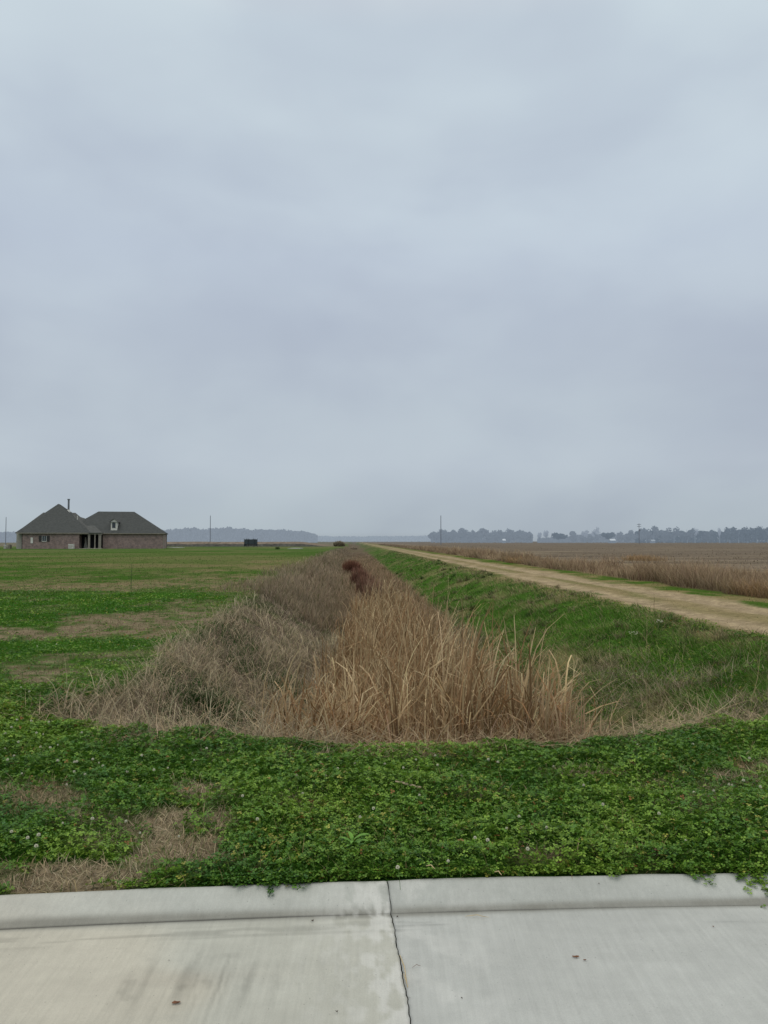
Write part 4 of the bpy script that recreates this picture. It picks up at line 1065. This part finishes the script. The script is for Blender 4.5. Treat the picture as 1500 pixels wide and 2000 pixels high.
# ------------------------------------------------------------------ dark earth ridge and pale slabs beyond the lawn
r = R(81)
xs = np.linspace(FX(300, 212), FX(645, 212), 160); V = []; 
h = (.62+.22*fbm(xs*.3, xs*0, 191, 3)+(.05*r.rand(160)))*sstep(xs[-1], xs[-1]-9, xs)
for j, (dy, hz) in enumerate(((-1.2, 0), (-.4, .9), (.4, 1.), (1.4, 0))): V.append(np.stack([xs, 212+dy+xs*0, h*hz-.04*(hz == 0)], 1))
V = np.concatenate(V); i = (np.arange(3)[:, None]*160+np.arange(159)[None]).ravel(); Q = np.stack([i, i+1, i+161, i+160], 1)
o = npmesh('earth_bank', V, Q, plain('dark_earth', lin(84, 84, 78), 1, .35, 1.2, 0)); tag(o, 'long low dark earth bank across the far end of the lawn', 'earth bank', kind='structure')
V2 = []
for j, (dy, hz) in enumerate(((-3, 0), (0, 1.), (40, 1.02), (42, 0))): V2.append(np.stack([FX(300, 240)+(xs-xs[0])*1.12, 240+dy+xs*0, (1.18+.25*fbm(xs*.2, xs*0+j, 192, 3))*hz*sstep(xs[-1], xs[-1]-14, xs)-.02], 1))
o = npmesh('field_rise', np.concatenate(V2), Q, plain('dead_field', lin(128, 116, 102), 1, .3, .8, 0)); tag(o, 'brown dead field rising slightly behind the dark earth bank', 'field', kind='structure')
for (a, c_, Y, lab) in ((325, 345, 168, 'pale concrete pad on the grass right of the house'), (562, 585, 150, 'pale concrete pad far out on the lawn')):
    b = MB(); x0, x1 = FX(a, Y), FX(c_, Y); b.box(x0, x1, Y, Y+7, -.2, .10); b.box(x0+.3, x1-.3, Y+.3, Y+6.7, .10, .13); o = b.build('concrete_pad', plain('pad_concrete', lin(176, 176, 166), .9, .1, .5)); tag(o, lab, 'concrete pad')

# ------------------------------------------------------------------ poles
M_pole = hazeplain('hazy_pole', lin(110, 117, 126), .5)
def pole(px, pt_, Y, lab, arms=0, rad=.22, mat=M_pole):
    x, _, zt = at(px, pt_, Y); o = empty('utility_pole', (x, Y, 0)); tag(o, lab, 'utility pole')
    MB().tube([(0, 0, -.1), (0, 0, zt*.5), (0, 0, zt)], [rad, rad*.85, rad*.7], 10).build('pole', mat, o)
    MB().tube([(0, 0, zt+.003), (0, 0, zt+.35)], [rad*.75, .03], 8).build('insulator', mat, o)
    for k in range(arms):
        z = zt-.5-k*1.3; MB().box(-1.3, 1.3, -.1, .1, z-.1, z+.1).build('crossarm', mat, o)
        b = MB()
        for q in (-1.15, -.5, .5, 1.15): b.tube([(q, 0, z+.103), (q, 0, z+.4)], [.08, .05], 6)
        b.build('insulator', mat, o)
    if arms: MB().tube([(rad+.32, 0, zt-4.8), (rad+.32, 0, zt-3.6)], .32, 10).build('transformer', mat, o)
pole(12, 1011, 320, 'bare grey utility pole left of the house at the photo edge', rad=.17)
pole(411, 1008, 330, 'bare grey utility pole in front of the left-hand far trees', rad=.18)
pole(861, 1008, 330, 'bare grey utility pole at the left end of the right-hand trees', rad=.2)
pole(1248, 1023, 480, 'utility pole with crossarms before the right-hand trees', 2, .22)

# ------------------------------------------------------------------ distant trees
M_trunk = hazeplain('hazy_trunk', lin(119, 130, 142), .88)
def crownmesh(r, W, H, kind, c, n, px):
    """quads of leaves/twigs through several lobes; W width, H height in metres"""
    L_ = []
    nl = 9 if kind != 'bare' else 7
    for k in range(nl):
        a = r.rand()*2*PI; q = r.rand()**.6
        if kind == 'round': L_.append((W*.32*q*math.cos(a), W*.25*q*math.sin(a), H*(.50+.24*r.rand()), W*.21, H*.2))
        elif kind == 'bare': L_.append((W*.28*q*math.cos(a), W*.2*q*math.sin(a), H*(.5+.35*r.rand()), W*.2, H*.16))
        else: L_.append((W*.36*q*math.cos(a), W*.3*q*math.sin(a), H*(.2+.60*r.rand()**.8), W*.2, H*.2))
    P = []
    for k in range(n):
        l = L_[r.randint(nl)]; v = r.normal(0, 1, 3); v /= np.linalg.norm(v); q = r.rand()**.45
        P.append((l[0]+v[0]*q*l[3], l[1]+v[1]*q*l[3], max(.2, l[2]+v[2]*q*l[4])))
    P = np.array(P); n = len(P)
    s = px*(.6+.9*r.rand(n)); a = r.rand(n)*PI; t = r.normal(0, .7, n)
    ax = np.stack([np.cos(a), np.sin(a)*.6, np.sin(t)*.5], 1)*s[:, None]; ay = np.stack([-np.sin(t)*.4, np.sin(a)*.3, np.cos(t)], 1)*s[:, None]*(.8 if kind != 'bare' else 1.1)
    if kind == 'bare': ax *= .35
    V = np.stack([P-ax-ay, P+ax-ay*.7, P+ax*.8+ay, P-ax*.9+ay*.8], 1).reshape(-1, 3)
    V[:, 2] = np.maximum(V[:, 2], .05)
    Q = np.arange(n*4).reshape(-1, 4)
    sh = (.92+.12*(P[:, 2]/H))*(1+r.normal(0, .05, n))
    C = np.repeat(c[None]*sh[:, None], 4, 0)
    return V, Q, C
def tree(px, top, wpx, Y, kind, lab, seed, c):
    r = R(seed); x, _, zt = at(px, top, Y); W = wpx/F*Y*1.1; H = zt
    o = empty('tree', (x, Y, 0)); tag(o, lab, 'tree', 'hazy trees beyond the ploughed field')
    b = MB(); b.tube([(0, 0, -.1), (.1, 0, H*.3), (-.1, .1, H*.62)], [.45, .34, .18], 7)
    for k in range(6 if kind != 'bare' else 12):
        a = r.rand()*2*PI; h0 = H*(.22+.3*r.rand()); l = W*(.2+.22*r.rand()); up = H*(.16+.26*r.rand())
        b.tube([(0, 0, h0), (l*.5*math.cos(a), l*.4*math.sin(a), h0+up*.6), (l*math.cos(a), l*.8*math.sin(a), min(h0+up, H*.96))], [.2, .13, .06], 5)
    b.build('trunk', M_trunk, o)
    V, Q, C = crownmesh(r, W, H, kind, c, {'bush': 620, 'round': 700, 'bare': 260}[kind], Y/F*1.25)
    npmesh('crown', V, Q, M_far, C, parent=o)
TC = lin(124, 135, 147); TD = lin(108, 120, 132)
TR = [(850,1036,26,700,'bush','hazy tree at the extreme left end of the right-hand treeline'),
 (868,1032,24,690,'bush','rounded hazy tree just right of the bare utility pole'),
 (886,1033,22,710,'bush','third hazy tree from the left end of the right-hand treeline'),
 (902,1030,26,690,'bush','flat-topped tallest tree near the left end of the right treeline'),
 (922,1034,20,720,'bush','lower hazy tree between the flat-topped and the twiggy one'),
 (941,1029,28,690,'bush','tall twiggy crowned tree mid-way along the first tree block'),
 (959,1034,20,710,'bush','hazy tree filling the dip right of the twiggy crowned tree'),
 (976,1033,24,690,'bush','broad hazy tree standing behind the small white shed'),
 (996,1031,26,680,'bush','broad rounded tree just right of the small white shed'),
 (1015,1034,22,700,'bush','hazy tree second from the gap after the first tree block'),
 (1030,1036,18,690,'bush','hazy tree at the right end of the first tree block'),
 (1053,1040,12,680,'bare','small bare tree just right of the gap in the treeline'),
 (1067,1035,14,700,'bare','taller bare tree between the gap and the round evergreen'),
 (1092,1038,34,640,'round','dark round-headed evergreen standing alone by the gap'),
 (1120,1036,17,680,'bush','narrow hazy tree right of the round-headed evergreen'),
 (1141,1034,18,690,'bare','open bare tree left of the tall wispy one'),
 (1163,1029,22,690,'bare','tall wispy bare tree above low scrub'),
 (1150,1045,30,700,'bush','low wide scrubby tree under the wispy bare tree'),
 (1188,1038,27,640,'round','dark round tree above the low white roof'),
 (1213,1039,15,680,'bush','small narrow tree left of the crossarmed pole'),
 (1233,1034,26,660,'bush','rounded tree immediately left of the crossarmed pole'),
 (1262,1029,26,650,'bush','tree immediately right of the crossarmed pole'),
 (1276,1025,28,640,'bush','tallest dark tree right of the crossarmed pole'),
 (1297,1032,24,650,'bush','lower tree in the dip after the tallest dark tree'),
 (1316,1029,32,640,'bush','broad domed tree in the middle of the right block'),
 (1342,1031,26,650,'bush','even-topped tree right of the broad domed one'),
 (1357,1029,18,660,'bare','wispy bare crown rising from the right block'),
 (1382,1033,26,650,'bush','lower rounded tree left of the thin pointed tree'),
 (1405,1027,8,640,'bare','thin pointed tree rising like a post'),
 (1425,1027,26,620,'bush','full tree just right of the thin pointed tree'),
 (1442,1030,22,640,'bush','lower tree between two taller crowns near the right edge'),
 (1460,1026,24,620,'bush','third tree from the right edge of the photo'),
 (1478,1024,26,610,'bush','second tree from the right edge of the photo'),
 (1499,1023,28,600,'bush','tree cut off by the right edge of the photo')]
for i, (px, top, w, Y, k, lab) in enumerate(TR):
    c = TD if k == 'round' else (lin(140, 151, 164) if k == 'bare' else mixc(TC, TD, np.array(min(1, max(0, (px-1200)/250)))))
    tree(px, top, w, Y, k, lab, 300+i, c)
def wood(name, px0, px1, tops, Y, c, n, lab, seed, dep=60, sz=1.2):
    r = R(seed); px = px0+(px1-px0)*r.rand(n)
    tp_ = np.interp(px, [t[0] for t in tops], [t[1] for t in tops])
    lump = .6*fbm(px*.10, px*0, seed, 4)+.4*fbm(px*.6, px*0, seed+9, 3)
    H = (HY-tp_)/F*Y+CZ
    Hl = H*(.78+.38*lump)
    d = r.rand(n)
    z = Hl*(1-(1-r.rand(n)**.8)*1.0); yy = Y+dep*d
    x = (px-750)/F*yy
    P = np.stack([x, yy, z], 1); s = Y/F*sz*(.6+.8*r.rand(n))
    a = r.rand(n)*PI
    ax = np.stack([np.cos(a), np.sin(a), r.normal(0, .4, n)], 1)*s[:, None]; ay = np.stack([r.normal(0, .4, n), r.normal(0, .3, n), np.ones(n)], 1)*s[:, None]
    V = np.stack([P-ax-ay, P+ax-ay*.7, P+ax*.8+ay, P-ax*.9+ay*.8], 1).reshape(-1, 3); V[:, 2] = np.maximum(V[:, 2], 0)
    C = np.repeat(c[None]*((1+.0*z)*(1+r.normal(0, .035, n)))[:, None], 4, 0)
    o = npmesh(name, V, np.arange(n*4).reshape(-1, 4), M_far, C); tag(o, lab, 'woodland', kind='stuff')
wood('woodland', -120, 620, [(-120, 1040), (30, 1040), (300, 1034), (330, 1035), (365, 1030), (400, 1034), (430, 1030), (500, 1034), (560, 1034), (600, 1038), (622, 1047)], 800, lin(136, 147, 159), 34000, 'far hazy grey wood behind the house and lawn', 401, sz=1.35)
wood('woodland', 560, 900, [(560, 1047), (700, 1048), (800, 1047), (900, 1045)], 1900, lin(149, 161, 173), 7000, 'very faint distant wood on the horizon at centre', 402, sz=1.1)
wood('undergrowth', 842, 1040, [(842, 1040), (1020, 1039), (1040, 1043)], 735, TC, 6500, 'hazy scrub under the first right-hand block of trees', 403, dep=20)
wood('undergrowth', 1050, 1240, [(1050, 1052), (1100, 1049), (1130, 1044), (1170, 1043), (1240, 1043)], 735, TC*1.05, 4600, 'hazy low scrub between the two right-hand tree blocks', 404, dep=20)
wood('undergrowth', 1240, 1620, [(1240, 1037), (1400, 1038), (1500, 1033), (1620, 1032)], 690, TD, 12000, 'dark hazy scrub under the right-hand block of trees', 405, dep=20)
def shed(px0, px1, top, Y, lab, mat):
    x0, x1 = FX(px0, Y), FX(px1, Y); zt = HZ(top, Y); o = empty('shed', ((x0+x1)/2, Y, 0)); tag(o, lab, 'shed'); w = (x1-x0)/2
    MB().box(-w*.92, w*.92, -2, 2, 0, zt*.6).build('wall', M_trunk, o)
    MB().add([(-w, -2.3, zt*.6), (w, -2.3, zt*.6), (w, 0, zt), (-w, 0, zt), (-w, 2.3, zt*.6), (w, 2.3, zt*.6)], [(0, 1, 2, 3), (3, 2, 5, 4), (0, 3, 4), (1, 5, 2)]).build('roof', mat, o)
M_pale = plain('pale_roof', lin(196, 204, 210), .8, .05)
shed(981, 987, 1052.5, 600, 'tiny white roofed shed before the first tree block', M_pale)
shed(1190, 1201, 1052.5, 600, 'low white roofed shed under the dark round tree', M_pale)
shed(1270, 1278, 1054, 600, 'faint pale roofed shed under the tallest dark tree', plain('faint_roof', lin(160, 170, 178), .8, .05))

# ------------------------------------------------------------------ camera, light, world
cam = bpy.data.cameras.new('camera'); co = bpy.data.objects.new('camera', cam); col.objects.link(co)
cam.sensor_fit = 'VERTICAL'; cam.sensor_height = 36; cam.lens = 26.0; cam.clip_start = .05; cam.clip_end = 12000
co.location = (0, 0, CZ); co.rotation_euler = (PI/2+PITCH, 0, 0); sc.camera = co
sun = bpy.data.lights.new('sun', 'SUN'); sun.energy = .55; sun.angle = math.radians(60); sun.color = (1, .97, .93)
so = bpy.data.objects.new('sun', sun); col.objects.link(so)
so.rotation_euler = (math.radians(25), math.radians(-12), 0)
w = bpy.data.worlds.new('World'); sc.world = w; w.use_nodes = True
nt = w.node_tree; N = nt.nodes; L = nt.links; N.clear()
out = N.new('ShaderNodeOutputWorld'); bg = N.new('ShaderNodeBackground'); bg.inputs[1].default_value = 1.0
sky = N.new('ShaderNodeTexSky'); sky.sky_type = 'NISHITA'; sky.sun_disc = False
sky.sun_elevation = math.radians(60); sky.sun_rotation = math.radians(200); sky.dust_density = 4
tc = N.new('ShaderNodeTexCoord'); sx = N.new('ShaderNodeSeparateXYZ'); L.new(tc.outputs['Generated'], sx.inputs[0])
ramp = N.new('ShaderNodeValToRGB'); e = ramp.color_ramp
stops = [(0.0, (162, 172, 180)), (.012, (173, 184, 194)), (.05, (177, 188, 199)), (.10, (182, 192, 204)), (.17, (181, 191, 203)), (.25, (183, 193, 206)), (.36, (189, 200, 214)), (.48, (196, 208, 219)), (.58, (206, 219, 227)), (.75, (248, 247, 243)), (1.0, (255, 255, 251))]
while len(e.elements) > 1: e.elements.remove(e.elements[0])
e.elements[0].position = 0; e.elements[0].color = (*lin(*stops[0][1]), 1)
for p_, c_ in stops[1:]: q = e.elements.new(p_); q.color = (*lin(*c_), 1)
L.new(sx.outputs[2], ramp.inputs[0])
# clouds: soft noise in the direction of view, flattened
mp = N.new('ShaderNodeMapping'); mp.inputs['Scale'].default_value = (1.2, 1.2, 2.3); mp.inputs['Location'].default_value = (.3, 0, .4); L.new(tc.outputs['Generated'], mp.inputs[0])
def nz(s, d, ro, dist):
    n_ = N.new('ShaderNodeTexNoise'); n_.inputs['Scale'].default_value = s; n_.inputs['Detail'].default_value = d; n_.inputs['Roughness'].default_value = ro; n_.inputs['Distortion'].default_value = dist
    L.new(mp.outputs[0], n_.inputs['Vector']); return n_.outputs[0]
def mulw(prev, src, c_lo, c_hi):
    rp = N.new('ShaderNodeMapRange'); rp.inputs['From Min'].default_value = .32; rp.inputs['From Max'].default_value = .68; rp.interpolation_type = 'SMOOTHSTEP'
    L.new(src, rp.inputs[0])
    a = N.new('ShaderNodeMix'); a.data_type = 'RGBA'; a.inputs[6].default_value = (*c_lo, 1); a.inputs[7].default_value = (*c_hi, 1); L.new(rp.outputs[0], a.inputs[0])
    m = N.new('ShaderNodeMix'); m.data_type = 'RGBA'; m.blend_type = 'MULTIPLY'; m.inputs[0].default_value = 1; L.new(prev, m.inputs[6]); L.new(a.outputs[2], m.inputs[7]); return m.outputs[2]
c_ = mulw(ramp.outputs[0], nz(1.3, 4, .5, .3), (.905, .90, .93), (1.085, 1.09, 1.07))
c_ = mulw(c_, nz(3.4, 4, .45, .2), (.95, .95, .965), (1.045, 1.045, 1.03))
mx = N.new('ShaderNodeMix'); mx.data_type = 'RGBA'; mx.inputs[0].default_value = .08
sm = N.new('ShaderNodeMix'); sm.data_type = 'RGBA'; sm.blend_type = 'MULTIPLY'; sm.inputs[0].default_value = 1; sm.inputs[7].default_value = (.1, .1, .1, 1)
L.new(sky.outputs[0], sm.inputs[6]); L.new(c_, mx.inputs[6]); L.new(sm.outputs[2], mx.inputs[7]); L.new(mx.outputs[2], bg.inputs[0]); L.new(bg.outputs[0], out.inputs[0])
sc.view_settings.view_transform = 'Standard'; sc.view_settings.look = 'None'; sc.view_settings.exposure = 0; sc.view_settings.gamma = 1
sc.render.engine = 'CYCLES'; sc.cycles.use_denoising = True
sc.cycles.max_bounces = 5; sc.cycles.diffuse_bounces = 3; sc.cycles.transmission_bounces = 2
